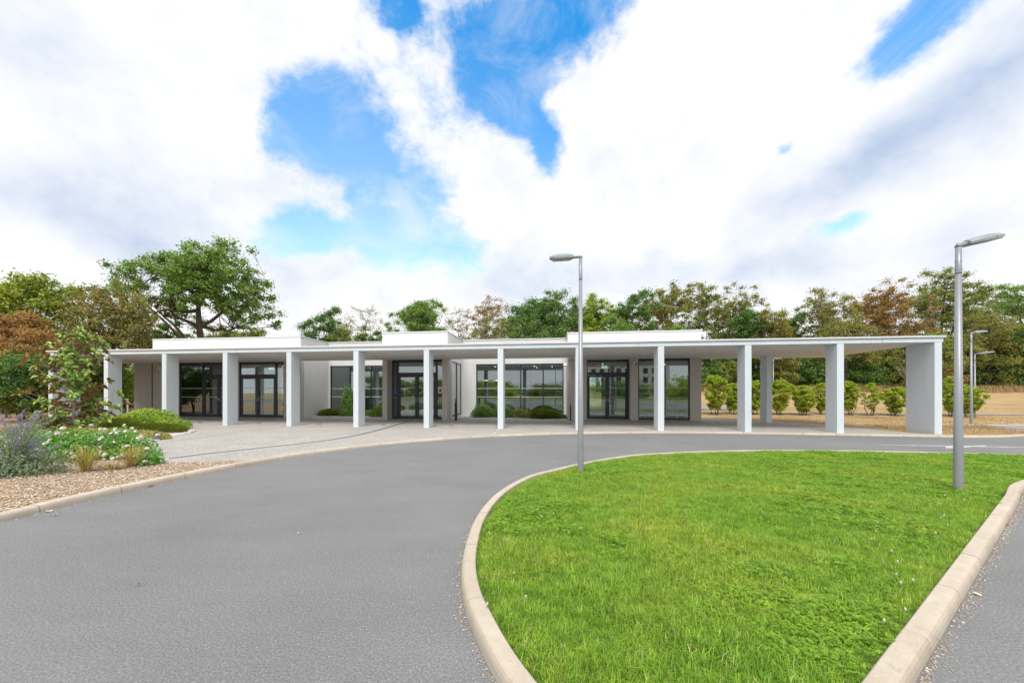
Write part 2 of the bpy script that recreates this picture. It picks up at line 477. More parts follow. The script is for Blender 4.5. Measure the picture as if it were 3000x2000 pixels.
M['exit'] = emit('exit_sign_glow', (.55, .8, .85), .7)
# ground materials
m, nt, b = mat_new('dry_field'); p = pos(nt)
mp = nd(nt, 'ShaderNodeMapping'); mp.inputs['Scale'].default_value = (.5, 1.6, 1); nt.links.new(p, mp.inputs[0])
c = ramp(nt, noise(nt, .9, 6, .65, mp.outputs[0], .3), [(.25, (.30, .205, .115)), (.45, (.46, .315, .165)), (.62, (.54, .39, .215)), (.8, (.41, .315, .165))])
gr = ramp(nt, noise(nt, .28, 5, .65, mp.outputs[0], .6), [(.54, (0, 0, 0)), (.66, (1, 1, 1))])
c = mixc_(nt, mth(nt, 'MULTIPLY', gr, .55), c, (.19, .235, .085))
c = mixc_(nt, .7, c, ramp(nt, noise(nt, 14, 4, .7, p), [(.25, (.55, .52, .5)), (.6, (1.1, 1.1, 1.1))]), 'MULTIPLY')
nt.links.new(c, b.inputs['Base Color']); b.inputs['Roughness'].default_value = .95; b.inputs['Specular IOR Level'].default_value = .05
bump(nt, b, noise(nt, 22, 4, .7, p), .9, .05)
M['field'] = m
m, nt, b = mat_new('bark_soil'); p = pos(nt)
c = ramp(nt, noise(nt, 3, 6, .7, p, .3), [(.25, (.22, .13, .08)), (.5, (.42, .29, .18)), (.75, (.54, .41, .27))])
c = mixc_(nt, .7, c, ramp(nt, noise(nt, 60, 3, .7, p), [(.3, (.6, .58, .55)), (.7, (1.2, 1.2, 1.2))]), 'MULTIPLY')
nt.links.new(c, b.inputs['Base Color']); b.inputs['Roughness'].default_value = .95; b.inputs['Specular IOR Level'].default_value = .05
bump(nt, b, noise(nt, 45, 4, .7, p), .8, .03)
M['soil'] = m
M['lawnsoil'] = simple('lawn_thatch', (.10, .16, .03), .95, .05, 0, .35, 9, .8, 60)
M['gravel'] = simple('white_gravel', (.62, .62, .61), .8, .2, 0, .2, 40)
M['pebble'] = simple('dark_stone', (.12, .12, .16), .7, .3, 0, .2, 20)
def chips_mat(name, cols, rough=.85):
    m, nt, b = mat_new(name)
    g = nd(nt, 'ShaderNodeNewGeometry')
    k = len(cols)
    nt.links.new(ramp(nt, g.outputs['Random Per Island'], [(i / (k - 1), cols[i]) for i in range(k)]), b.inputs['Base Color'])
    b.inputs['Roughness'].default_value = rough; b.inputs['Specular IOR Level'].default_value = .15
    return m
M['chips'] = chips_mat('bark_chip', [(.34, .225, .15), (.54, .42, .31), (.67, .57, .45), (.79, .72, .62)])
M['stones'] = chips_mat('white_stone', [(.48, .48, .48), (.62, .62, .61), (.74, .74, .72)])
# grass blades: colour by blade attribute and by place
m, nt, b = mat_new('lawn_blades')
at = nd(nt, 'ShaderNodeAttribute', attribute_name='tint')
p = pos(nt)
c = ramp(nt, at.outputs['Fac'], [(0, (.17, .32, .030)), (.45, (.31, .53, .046)), (.80, (.49, .66, .090)), (.91, (.64, .67, .22)), (1, (.74, .64, .34))])
pn = noise(nt, .8, 4, .6, p, .3)
c = mixc_(nt, .8, c, ramp(nt, pn, [(.3, (.78, .92, .8)), (.5, (1, 1, 1)), (.7, (1.45, 1.10, 1.3))]), 'MULTIPLY')
c = mixc_(nt, .8, c, ramp(nt, noise(nt, 9, 4, .65, p), [(.28, (.50, .56, .5)), (.5, (1, 1, 1)), (.72, (1.5, 1.35, 1.7))]), 'MULTIPLY')
nt.links.new(c, b.inputs['Base Color']); b.inputs['Roughness'].default_value = .5; b.inputs['Specular IOR Level'].default_value = .3
tr = nd(nt, 'ShaderNodeBsdfTranslucent'); nt.links.new(c, tr.inputs['Color'])
mx = nd(nt, 'ShaderNodeMixShader'); mx.inputs[0].default_value = .45
nt.links.new(b.outputs[0], mx.inputs[1]); nt.links.new(tr.outputs[0], mx.inputs[2]); nt.links.new(mx.outputs[0], nt.nodes['Material Output'].inputs['Surface'])
M['blades'] = m
# ================================================================== ground, road, kerbs
def spline(pts, step=.12):
    P = np.array(pts, float); out = []
    for i in range(len(P) - 1):
        p0 = P[max(i - 1, 0)]; p1 = P[i]; p2 = P[i + 1]; p3 = P[min(i + 2, len(P) - 1)]
        k = max(2, int(np.linalg.norm(p2 - p1) / step))
        for j in range(k):
            t = j / k
            out.append(.5 * ((2 * p1) + (-p0 + p2) * t + (2 * p0 - 5 * p1 + 4 * p2 - p3) * t * t + (-p0 + 3 * p1 - 3 * p2 + p3) * t ** 3))
    out.append(P[-1])
    return np.array(out)
def normals2(L):
    d = np.gradient(L, axis=0)
    d /= np.linalg.norm(d, axis=1, keepdims=True)
    return np.stack([-d[:, 1], d[:, 0]], 1)              # to the left of the walking direction
def inside(poly, x, y):
    poly = np.asarray(poly); c = np.zeros(np.shape(x), bool); j = len(poly) - 1
    for i in range(len(poly)):
        xi, yi = poly[i]; xj, yj = poly[j]
        q = ((yi > y) != (yj > y)) & (x < (xj - xi) * (y - yi) / (yj - yi + 1e-12) + xi)
        c ^= q; j = i
    return c
def edge_dist(poly, x, y):
    P = np.asarray(poly); d = np.full(np.shape(x), 1e9)
    for i in range(len(P)):
        a = P[i - 1]; b = P[i]; ab = b - a
        t = np.clip(((x - a[0]) * ab[0] + (y - a[1]) * ab[1]) / (ab @ ab + 1e-12), 0, 1)
        d = np.minimum(d, np.hypot(x - a[0] - ab[0] * t, y - a[1] - ab[1] * t))
    return d

# the ground: one sheet to the horizon, finer near the building
gx = np.concatenate([[-900, -500, -300, -200], np.arange(-140, 141, 2.5), [200, 300, 500, 900]])
gy = np.concatenate([[-600, -300, -150, -80], np.arange(-50, 12, 6), np.arange(12, 30, .75), np.arange(30, 100, 2.5), [120, 200, 400, 900]])
GX, GY = np.meshgrid(gx, gy)
GZ = hgt(GX, np.minimum(GY, 110)); nx_, ny_ = len(gx), len(gy)
idx = np.arange(nx_ * ny_).reshape(ny_, nx_)
Q = np.stack([idx[:-1, :-1], idx[:-1, 1:], idx[1:, 1:], idx[1:, :-1]], -1).reshape(-1, 4)
me = raw_mesh('ground', np.stack([GX, GY, GZ], -1).reshape(-1, 3), Q.ravel(), np.arange(len(Q)) * 4, np.full(len(Q), 4))
me.polygons.foreach_set('use_smooth', [True] * len(me.polygons))
tag(mesh_obj('ground', me, M['field']), kind='structure', label='dry straw-coloured field sloping up to the trees')
tag(MB().prism([(-70, -26), (70, -26), (70, 15.1), (-70, 15.1)], -.04, 0.0).build('road', M['asphalt']), 'smooth grey asphalt drive curving round the lawn', kind='structure')

def kerb(name, line, left_in, width, ztop, stone, label, ragged=0.0):
    """kerb stones laid along a line; the line is the road-side foot; left_in = +1 if the kerb lies to the left"""
    line = np.asarray(line); N = normals2(line) * left_in
    acc = np.concatenate([[0], np.cumsum(np.linalg.norm(np.diff(line, axis=0), axis=1))])
    def at(d):
        i = min(int(np.searchsorted(acc, d, side='right')) - 1, len(line) - 2); i = max(i, 0)
        f = (d - acc[i]) / max(acc[i + 1] - acc[i], 1e-9)
        p = line[i] * (1 - f) + line[i + 1] * f; n = N[i] * (1 - f) + N[i + 1] * f
        return p, n / np.linalg.norm(n)
    zt = ztop if callable(ztop) else (lambda d: ztop)
    def sweep(ds, prof, shr=0.0, dz=0.0):
        mb = MB(); k = len(prof)
        for d in ds:
            p, n = at(d)
            for (o, zf) in prof:
                mb.v.append((p[0] + n[0] * o, p[1] + n[1] * o, (zt(d) + zf if zf > -5 else -.10) + dz))
        for i in range(len(ds) - 1):
            for j in range(k):
                j2 = (j + 1) % k
                q = (i * k + j, i * k + j2, (i + 1) * k + j2, (i + 1) * k + j)
                mb.f.append(q if left_in < 0 else q[::-1])
        a = tuple(range(k)); b_ = tuple(range((len(ds) - 1) * k, len(ds) * k))
        mb.f.append(a[::-1] if left_in < 0 else a); mb.f.append(b_ if left_in < 0 else b_[::-1])
        return mb
    tot = acc[-1]
    w = width
    bed = sweep(np.linspace(0, tot, max(3, int(tot / .25))), [(.010, -9), (.026, -.014), (w - .012, -.012), (w - .010, -9)]).build(name, M['mortar'])
    tag(bed, label, kind='structure')
    d = 0.0; rg = random.Random(name)
    prof = [(.0, -9), (.006, -.055), (.012, -.030), (.022, -.012), (.038, -.002), (.05, 0), (w - .008, 0), (w, -.008), (w, -9)]
    while d < tot - .05:
        e_ = min(d + stone * rg.uniform(.985, 1.015), tot)
        k = max(2, int((e_ - d) / .12) + 1)
        o = sweep(np.linspace(d + .006, e_ - .006, k), prof, dz=rg.uniform(-.003, .003)).build('kerb_stone', M['kerb'], bed)
        d = e_
    return bed

# kerb of the terrace and the planting bed (left to right)
kerb_pts = [(-6.3, -6.0), (-5.95, 0.0), (-5.76, 3.6), (-5.70, 4.6), (-5.66, 5.4), (-5.56, 6.1), (-5.30, 7.3), (-4.90, 8.6), (-4.35, 9.85), (-3.28, 11.25), (-1.75, 12.5), (.05, 13.5), (2.1, 14.2), (4.9, 14.62), (6.9, 14.66), (8.8, 14.46), (10.56, 14.19), (12.0, 13.93), (13.95, 13.55), (15.4, 13.3)]
KL = spline(kerb_pts)
kacc = np.concatenate([[0], np.cumsum(np.linalg.norm(np.diff(KL, axis=0), axis=1))])
iT = int(np.argmin(np.hypot(KL[:, 0] + 4.9, KL[:, 1] - 8.6)))
dT = float(kacc[iT])
kerb('bed_kerb', KL, 1, .14, lambda d: .095 - .032 * float(ss(dT - 1.5, dT + 2.5, d)), 1.0, 'pale concrete kerb curving along the terrace and the planting bed')
# lawn island: outline from the left tip round the top to the right kerb
isl_pts = [(.86, 1.17), (.52, 1.28), (.22, 1.66), (.01, 2.06), (-.14, 2.5), (-.23, 2.85), (-.285, 3.3), (-.285, 3.85), (-.255, 4.35), (-.20, 4.75), (-.13, 5.1), (.0, 5.6), (.23, 6.2), (.58, 6.84), (.98, 7.28), (1.65, 7.97), (2.5, 8.68), (3.58, 9.27), (5.37, 9.70), (7.1, 9.83), (8.72, 9.74), (10.9, 9.37), (12.2, 9.13), (14.5, 8.9)]
IL = spline(isl_pts)
kerb('lawn_kerb', IL, -1, .125, .098, 1.0, 'curved pale kerb on the left and far side of the lawn')
rk_pts = [(.86, 1.17), (1.2, 1.43), (1.5, 1.634), (2.13, 2.062), (3.17, 2.768), (4.58, 3.725), (5.69, 4.479), (7.0, 5.368), (8.17, 6.163), (9.5, 6.7), (11.5, 7.0), (14.5, 7.1)]
RL = spline([rk_pts[0]] + [(q[0] + .022, q[1] - .014) for q in rk_pts[1:]])
kerb('lawn_kerb', RL, 1, .122, .094, 1.0, 'straight pale kerb on the right side of the lawn')
def offset(L, d):
    return L + normals2(L) * d
lawn_poly = np.concatenate([offset(RL, .116)[6:], offset(IL, -.118)[::-1][:-6]])
tag(MB().prism([tuple(q) for q in lawn_poly[::2]], -.02, .050).build('lawn_soil', M['lawnsoil']), 'ground of the bright green lawn', kind='structure')

# planting bed on the left
bed_edge = [(-5.02, 8.62), (-7.0, 8.15), (-8.5, 9.3), (-9.75, 11.2), (-10.4, 12.6), (-10.8, 13.9), (-11.05, 14.7), (-11.7, 15.5), (-13, 16.4), (-17, 17.6), (-23, 19.4)]
ki = [i for i in range(0, len(KL), 4) if KL[i][1] < 8.5]
bed_poly = [tuple(KL[i] + normals2(KL)[i] * .134) for i in ki] + bed_edge + [(-40, 24), (-60, 26), (-60, -6)]
tag(MB().prism(bed_poly, -.03, .055).build('planting_bed', M['soil']), 'bark covered planting bed on the left', kind='structure')
be = spline(bed_edge[2:-1], .2); bn = normals2(be)
mb = MB()
for i in range(len(be) - 1):
    p, q = be[i], be[i + 1]; a_, b_ = p + bn[i] * .07, q + bn[i + 1] * .07
    mb.prism([tuple(p), tuple(q), tuple(b_), tuple(a_)], .0, .085)
tag(mb.build('bed_edging', M['kerb']), 'thin concrete edging between terrace and bed', kind='structure')

# terrace of washed aggregate panels with pale joints
NKL = normals2(KL)
ti = [i for i in range(iT, len(KL), 4)]
terr = [tuple(KL[i] + NKL[i] * .136) for i in ti] + [(15.45, 13.5), (14.95, 14.7), (15.1, 18.0), (13.6, 20.4), (11.9, 22.9), (11.9, 34), (-24, 39), (-25, 22)] + bed_edge[::-1]
terrace = tag(MB().prism(terr, -.03, .046).build('terrace', M['joint']), 'pale washed aggregate terrace under and before the canopy', kind='structure')
def clip_convex(poly, conv):
    out = list(poly)
    for i in range(len(conv)):
        a = conv[i - 1]; b = conv[i]; inp = out; out = []
        sd_ = lambda p: (b[0] - a[0]) * (p[1] - a[1]) - (b[1] - a[1]) * (p[0] - a[0])
        for j in range(len(inp)):
            p = inp[j - 1]; q = inp[j]; sp, sq = sd_(p), sd_(q)
            if (sp >= 0) != (sq >= 0):
                t = sp / (sp - sq); out.append((p[0] + (q[0] - p[0]) * t, p[1] + (q[1] - p[1]) * t))
            if sq >= 0: out.append(q)
        if not out: return []
    return out
for i in range(-2, 13):
    for (t0, t1) in ((-14, -.045), (.01, 2.38), (2.43, 9.0)):
        s0, s1 = i * 3.07 + .11 + .022, (i + 1) * 3.07 + .11 - .022
        quad = [W(s0, t0)[:2], W(s1, t0)[:2], W(s1, t1)[:2], W(s0, t1)[:2]]
        pl = clip_convex(terr, quad)
        cl = []
        for q in pl:
            if not cl or (abs(q[0] - cl[-1][0]) + abs(q[1] - cl[-1][1])) > 1e-4: cl.append(q)
        if len(cl) > 2:
            ar = abs(sum(cl[k - 1][0] * cl[k][1] - cl[k][0] * cl[k - 1][1] for k in range(len(cl)))) / 2
            if ar > .05:
                MB().prism(cl, .03, .0515).build('paving_panel', M['aggregate'], terrace)
# drain channel: pale edges with a dark grate, from the middle entrance round to the bed
dl = spline([(-4.25, 21.6), (-4.35, 19.0), (-4.45, 16.2), (-4.6, 14.0), (-4.9, 12.5), (-5.45, 11.35), (-6.05, 10.5), (-6.8, 9.4), (-7.05, 8.9), (-7.35, 8.45)], .15)
dn = normals2(dl)
def ribbon(L, N, o0, o1, z0, z1):
    mb = MB(); n = len(L)
    for i in range(n):
        for o in (o0, o1):
            for z in (z0, z1):
                mb.v.append((L[i][0] + N[i][0] * o, L[i][1] + N[i][1] * o, z))
    for i in range(n - 1):
        a = i * 4; b = a + 4
        mb.f += [(a + 1, b + 1, b + 3, a + 3), (a, a + 1, a + 3, a + 2)] if i == 0 else [(a + 1, b + 1, b + 3, a + 3)]
        mb.f += [(a, b, b + 1, a + 1), (a + 3, b + 3, b + 2, a + 2)]
    return mb
drain = tag(ribbon(dl, dn, -.14, .14, .03, .057).build('drain_channel', M['drain']), 'long dark drainage channel curving across the terrace', 'drain')
ribbon(dl, dn, .143, .190, .03, .0585).build('channel_edge', M['joint'], drain)
ribbon(dl, dn, -.190, -.143, .03, .0585).build('channel_edge', M['joint'], drain)

# verge and paths on the right
tag(MB().prism([(15.35, 13.32), (17, 13.45), (19, 13.9), (40, 14.6), (40, 17.9), (14.9, 18.4), (15.0, 14.9), (15.45, 13.6)], -.03, .034).build('verge', M['field']), 'dry grass verge beyond the colonnade end', kind='structure')
vk = spline([(15.45, 13.24), (17, 13.34), (19, 13.8), (24, 14.15), (32, 14.4)], .3)
kerb('verge_kerb', vk, 1, .14, .06, 1.0, 'low pale kerb along the dry verge on the right')
tag(MB().prism([(19.0, 17.75), (19.9, 17.0), (20.3, 16.2), (20.6, 15.3), (21.4, 14.6), (40, 14.9), (40, 17.8)], -.02, .042).build('path', M['path']), 'pale asphalt path crossing the verge on the far right', kind='structure')
pk = spline([(18.9, 17.80), (22, 17.82), (32, 17.9)], .4)
kerb('path_kerb', pk, 1, .10, .075, 1.0, 'pale kerb along the far side of the right path')
def drape(name, line, w, mat, label, dz=.03):
    L = spline(line, .8); N = normals2(L); mb = MB()
    for i in range(len(L)):
        for o in (-w / 2, 0, w / 2):
            x, y = L[i] + N[i] * o
            mb.v.append((x, y, float(hgt(x, y)) + dz))
    for i in range(len(L) - 1):
        for k in range(2):
            a = i * 3 + k; mb.f.append((a + 1, a, a + 3, a + 4))
    return tag(mb.build(name, mat), label, kind='structure')
drape('footpath', [(12.5, 25.9), (16, 25.6), (22, 25.3), (30, 25.0), (40, 24.8)], .5, M['path'], 'narrow grey footpath behind the row of round shrubs')
drape('footpath', [(12.6, 29.2), (14.8, 29.0), (18.5, 28.9)], 2.2, M['path'], 'grey asphalt patch behind the shrubs by the right wall', .05)
m, nt, b = mat_new('mown_grass_far'); p = pos(nt)
nt.links.new(ramp(nt, noise(nt, 1.2, 6, .7, p), [(.3, (.09, .15, .03)), (.7, (.20, .26, .06))]), b.inputs['Base Color']); b.inputs['Roughness'].default_value = .95
M['farlawn'] = m
tag(MB().prism([(-70, -64), (70, -64), (70, -26.2), (-70, -26.2)], -.06, -.03).build('far_lawn', M['farlawn']), 'grass across the road behind the viewpoint', kind='structure')
# road marking: a long thin arrow
mk = MB()
mk.prism([(10.9, 11.46), (13.0, 11.24), (13.9, 11.32), (13.7, 11.12), (17, 10.70), (17, 10.62), (13.2, 11.04), (12.5, 10.76), (12.1, 10.72), (12.55, 11.14), (10.9, 11.42)], .0005, .004)
tag(mk.build('road_arrow', M['paint']), 'worn white arrow painted on the drive', 'road marking')

# ================================================================== the pavilion
PV = empty('pavilion', (OX, OY, 0), -ANG)
tag(PV, 'long low white pavilion with a colonnade canopy and dark framed glazing', 'building')
ZC, ZT, ZR = 3.25, .05, 4.62        # soffit, terrace and parapet heights
SP, CW, CL = 3.07, .228, .62
# columns
for i in range(13):
    L_ = CL if 0 < i < 12 else 1.15
    s0 = i * SP
    MB().box(s0, s0 + CW, .0, L_, ZT - .02, ZC + .002).build('column', M['column'], PV, bevel=.012)
MB().box(33.80, 34.03, 4.75, 5.37, ZT - .02, ZC + .002).build('column', M['column'], PV, bevel=.012)
# canopy slab
can = [(-.02, -.006), (37.10, -.006), (37.28, 6.25), (24.52, 6.25), (24.52, 4.68), (9.62, 4.68), (9.62, 4.995), (-1.25, 4.995), (-2.25, 4.9)]
canopy = MB().prism(can, ZC + .004, 3.405).build('canopy', M['column'], PV, bevel=.008)
sof = [(.06, .07), (37.02, .07), (37.18, 6.18), (24.60, 6.18), (24.60, 4.61), (9.55, 4.61), (9.55, 4.93), (-1.2, 4.93), (-2.10, 4.82)]
MB().prism(sof, ZC - .004, ZC + .003).build('soffit', M['ceiling'], canopy)
capp = [(-.08, -.055), (37.16, -.055), (37.34, 6.31), (24.46, 6.31), (24.46, 4.74), (9.68, 4.74), (9.68, 4.996), (-1.3, 4.996), (-2.32, 4.95)]
MB().prism(capp, 3.418, 3.475).build('canopy_cap', M['cap'], canopy, bevel=.006)
MB().prism([(p[0], p[1]) for p in [(.03, .025), (37.06, .025), (37.24, 6.2), (24.56, 6.2), (24.56, 4.63), (9.58, 4.63), (9.58, 4.95), (-1.2, 4.95), (-2.2, 4.86)]], 3.403, 3.42).build('shadow_gap', M['flashing'], canopy)
# fascia joints
for s in (26.9, 35.2, 9.9):
    MB().box(s, s + .012, -.0095, .02, ZC + .02, 3.40).build('fascia_joint', M['flashing'], canopy)

def wall(boxes, mat, name='wall', bevel=.006):
    for q in boxes: o = MB().box(*q).build(name, mat, PV, bevel=bevel)
    return o
TH = .28
# left block
wall([(-1.25, -.06, 5.0, 5.0 + TH, ZT, ZC - .006)], M['taupe'])
wall([(-.058, .025, 5.03, 5.2, ZT, ZC - .006)], M['anthracite'], 'joint_profile', 0)
wall([(.027, 1.8, 5.0, 5.0 + TH, ZT, ZC - .006), (5.42, 5.73, 5.0, 5.0 + TH, ZT, ZC - .006), (8.55, 9.60, 5.0, 5.0 + TH, ZT, ZC - .006)], M['taupe'])
wall([(.027, 9.60, 4.998, 5.0 + TH, ZC + .0, ZR)], M['render'])
side_l = wall([(9.60 - TH, 9.62, 5.0 + TH, 7.8, ZT, ZR - .002)], M['render'])
wall([(.027, .027 + TH, 5.0 + TH, 13.0, ZT, ZR - .002)], M['render'])
wall([(1.802, 5.418, 5.03, 5.0 + TH - .02, 3.18, ZC + .01), (5.732, 8.548, 5.03, 5.0 + TH - .02, 3.18, ZC + .01)], M['anthracite'], 'lintel', 0)
# link 1
TL = 7.8
wall([(9.621, 14.9, TL, TL + TH, 3.18, ZR), (9.621, 9.75, TL, TL + TH, ZT, 3.18), (9.75, 14.3, TL, TL + TH, ZT, .28), (14.3, 14.9, TL, TL + TH, ZT, 3.18)], M['render'])
# centre block
TCc = 4.3
wall([(14.76, 15.02, TCc, 5.1, ZT, ZC - .006), (18.02, 18.29, TCc, 5.1, ZT, ZC - .006)], M['taupe'])
wall([(14.76, 18.31, TCc + .002, TCc + TH, ZC + .16, ZR), (14.78, 14.78 + TH, 5.1, TL, ZT, ZR - .002)], M['render'])
wall([(18.29 - TH, 18.31, 5.101, 5.28, ZT, ZR - .004), (18.29 - TH, 18.31, 7.55, TL, ZT, ZR - .004), (18.29 - TH, 18.31, 5.28, 7.55, 3.2, ZR - .004), (18.29 - TH, 18.31, 5.28, 7.55, ZT, .18), (18.29 - TH, 18.31, TCc + TH, 5.101, ZC + .2, ZR - .004)], M['render'])
wall([(15.02, 18.02, 5.0, 5.1, 3.2, ZC + .01)], M['anthracite'], 'lintel', 0)
# link 2
wall([(18.311, 24.52, TL, TL + TH, 3.2, ZR), (18.311, 19.16, TL, TL + TH, ZT, 3.2), (19.16, 24.36, TL, TL + TH, ZT, .28), (24.36, 24.52, TL, TL + TH, ZT, 3.2)], M['render'])
# right block
TR_ = 5.7
wall([(24.5, 25.50, TR_, TR_ + TH, ZT, ZC - .006), (27.72, 28.11, TR_, TR_ + .45, ZT, ZC - .006), (30.66, 31.20, TR_, TR_ + .3, ZT, ZC - .006), (25.50 - .12, 25.52, TR_ + TH, 6.3, ZT, ZC - .006)], M['taupe'])
wall([(24.5, 31.20, TR_ + .002, TR_ + TH, ZC + .16, ZR), (24.5, 24.5 + TH, TR_ + TH, TL, ZT, ZR - .002)], M['render'])
wall([(31.2 - TH, 31.198, TR_ + .3, 7.4, ZT, ZR - .002), (31.2 - TH, 31.198, 7.4, 10.8, 3.1, ZR - .002), (31.2 - TH, 31.198, 10.8, 13.0, ZT, ZR - .002)], M['render'])
wall([(25.52, 27.72, 6.2, 6.3, 3.2, ZC + .01), (28.11, 30.66, TR_ + .04, TR_ + .2, 3.2, ZC + .01)], M['anthracite'], 'lintel', 0)
# back wall with openings
bk = []
for (a, b_) in ((.3, 2.6), (5.4, 6.6), (8.2, 15.6), (17.4, 25.4), (27.2, 30.9)): bk.append((a, b_, 12.8, 13.06, ZT, ZR - .004))
for (a, b_) in ((2.6, 5.4), (6.6, 8.2), (15.6, 17.4), (25.4, 27.2)): bk.append((a, b_, 12.8, 13.06, 2.9, ZR - .004))
wall(bk, M['render'])
# inner partitions, floor, ceiling
wall([(9.62, 9.80, 8.09, 12.79, .07, 3.16), (14.79, 14.95, 9.6, 12.79, .07, 3.16), (18.15, 18.31, 9.8, 12.79, .07, 3.16), (24.52, 24.70, 9.6, 12.79, .07, 3.16)], M['inwall'], 'partition')
wall([(20.6, 21.6, 11.2, 11.35, .07, 3.16), (22.2, 22.9, 11.2, 11.35, .07, 3.16)], M['wood'], 'wood_panel')
fl = MB(); fl.prism([(.1, 5.02), (9.5, 5.02), (9.5, 7.9), (14.85, 7.9), (14.85, 5.02), (18.2, 5.02), (18.2, 7.9), (24.6, 7.9), (24.6, 6.22), (25.52, 6.22), (27.7, 6.22), (28.1, 5.76), (31.1, 5.76), (31.1, 12.95), (.1, 12.95)], .02, .066); fl.build('floor', M['infloor'], PV)
ce = MB(); ce.prism([(.3, 5.2), (9.35, 5.2), (9.35, 8.0), (15.0, 8.0), (15.0, 5.15), (18.05, 5.15), (18.05, 8.0), (24.75, 8.0), (24.75, 6.35), (28.0, 6.35), (28.0, 5.95), (30.9, 5.95), (30.9, 12.85), (.3, 12.85)], 3.165, 3.30); ceil_o = ce.build('ceiling', M['inceil'], PV)
rf = MB(); rf.prism([(.2, 5.2), (9.5, 5.2), (9.5, 7.95), (14.9, 7.95), (14.9, 4.5), (18.2, 4.5), (18.2, 7.95), (24.6, 7.95), (24.6, 5.9), (31.0, 5.9), (31.0, 12.9), (.2, 12.9)], 4.15, 4.32); rf.build('roof', M['roof'], PV)
# coping: one line round the outer edge, as mitred prisms
ol = [(.0, 4.97), (9.65, 4.97), (9.65, 7.77), (14.73, 7.77), (14.73, 4.27), (18.34, 4.27), (18.34, 7.77), (24.47, 7.77), (24.47, 5.67), (31.24, 5.67), (31.24, 13.1), (.0, 13.1)]
def inset(P, d):
    out = []; n = len(P)
    for i in range(n):
        a, b, c = Vector(P[i - 1]), Vector(P[i]), Vector(P[(i + 1) % n])
        d1 = (b - a).normalized(); d2 = (c - b).normalized()
        n1 = Vector((-d1.y, d1.x)); n2 = Vector((-d2.y, d2.x))
        k = n1 + n2; k = k / max(k.dot(n1), .2)
        out.append(tuple(b + k * d))
    return out
il = inset(ol, .38); ol2 = inset(ol, .035); il2 = inset(ol, .345)
for i in range(len(ol)):
    j = (i + 1) % len(ol)
    MB().prism([ol[i], ol[j], il[j], il[i]], ZR + .012, ZR + .065).build('coping', M['coping'], PV, bevel=.004)
    MB().prism([ol2[i], ol2[j], il2[j], il2[i]], ZR - .02, ZR + .012).build('coping_seal', M['flashing'], PV)

# glazing -------------------------------------------------------------------
FR = .06
def glazing(mapf, a0, a1, z0, z1, mull, trans=None, panes=True, strips=True, name='window', gm='glass', pname='pane', skip=()):
    """mapf turns (a0,a1,d0,d1,z0,z1) into a box; a along the wall, d into it"""
    mb = MB()
    edges = [a0] + list(mull) + [a1]
    mb.box(*mapf(a0, a1, 0, .09, z1 - FR, z1)); mb.box(*mapf(a0, a1, 0, .09, z0, z0 + .09))
    mb.box(*mapf(a0, a0 + FR, .002, .088, z0 + .09, z1 - FR)); mb.box(*mapf(a1 - FR, a1, .002, .088, z0 + .09, z1 - FR))
    for q in mull: mb.box(*mapf(q - .035, q + .035, -.01, .10, z0 + .09, z1 - FR))
    w = mb.build(name, M['anthracite'], PV, bevel=.004)
    for k in range(len(edges) - 1):
        if k in skip: continue
        l = edges[k] + (FR if k == 0 else .035); r = edges[k + 1] - (FR if k == len(edges) - 2 else .035)
        MB().box(*mapf(l - .01, r + .01, .036, .052, z0 + .08, z1 - FR + .01)).build(pname, M[gm], w)
        if strips:
            for zz in (1.22, 1.73):
                MB().box(*mapf(l, r, .031, .034, zz, zz + .028)).build('frosted_strip', M['strip'], w)
    return w
def front(t):
    return lambda a0, a1, d0, d1, z0, z1: (a0, a1, t + d0, t + d1, z0, z1)
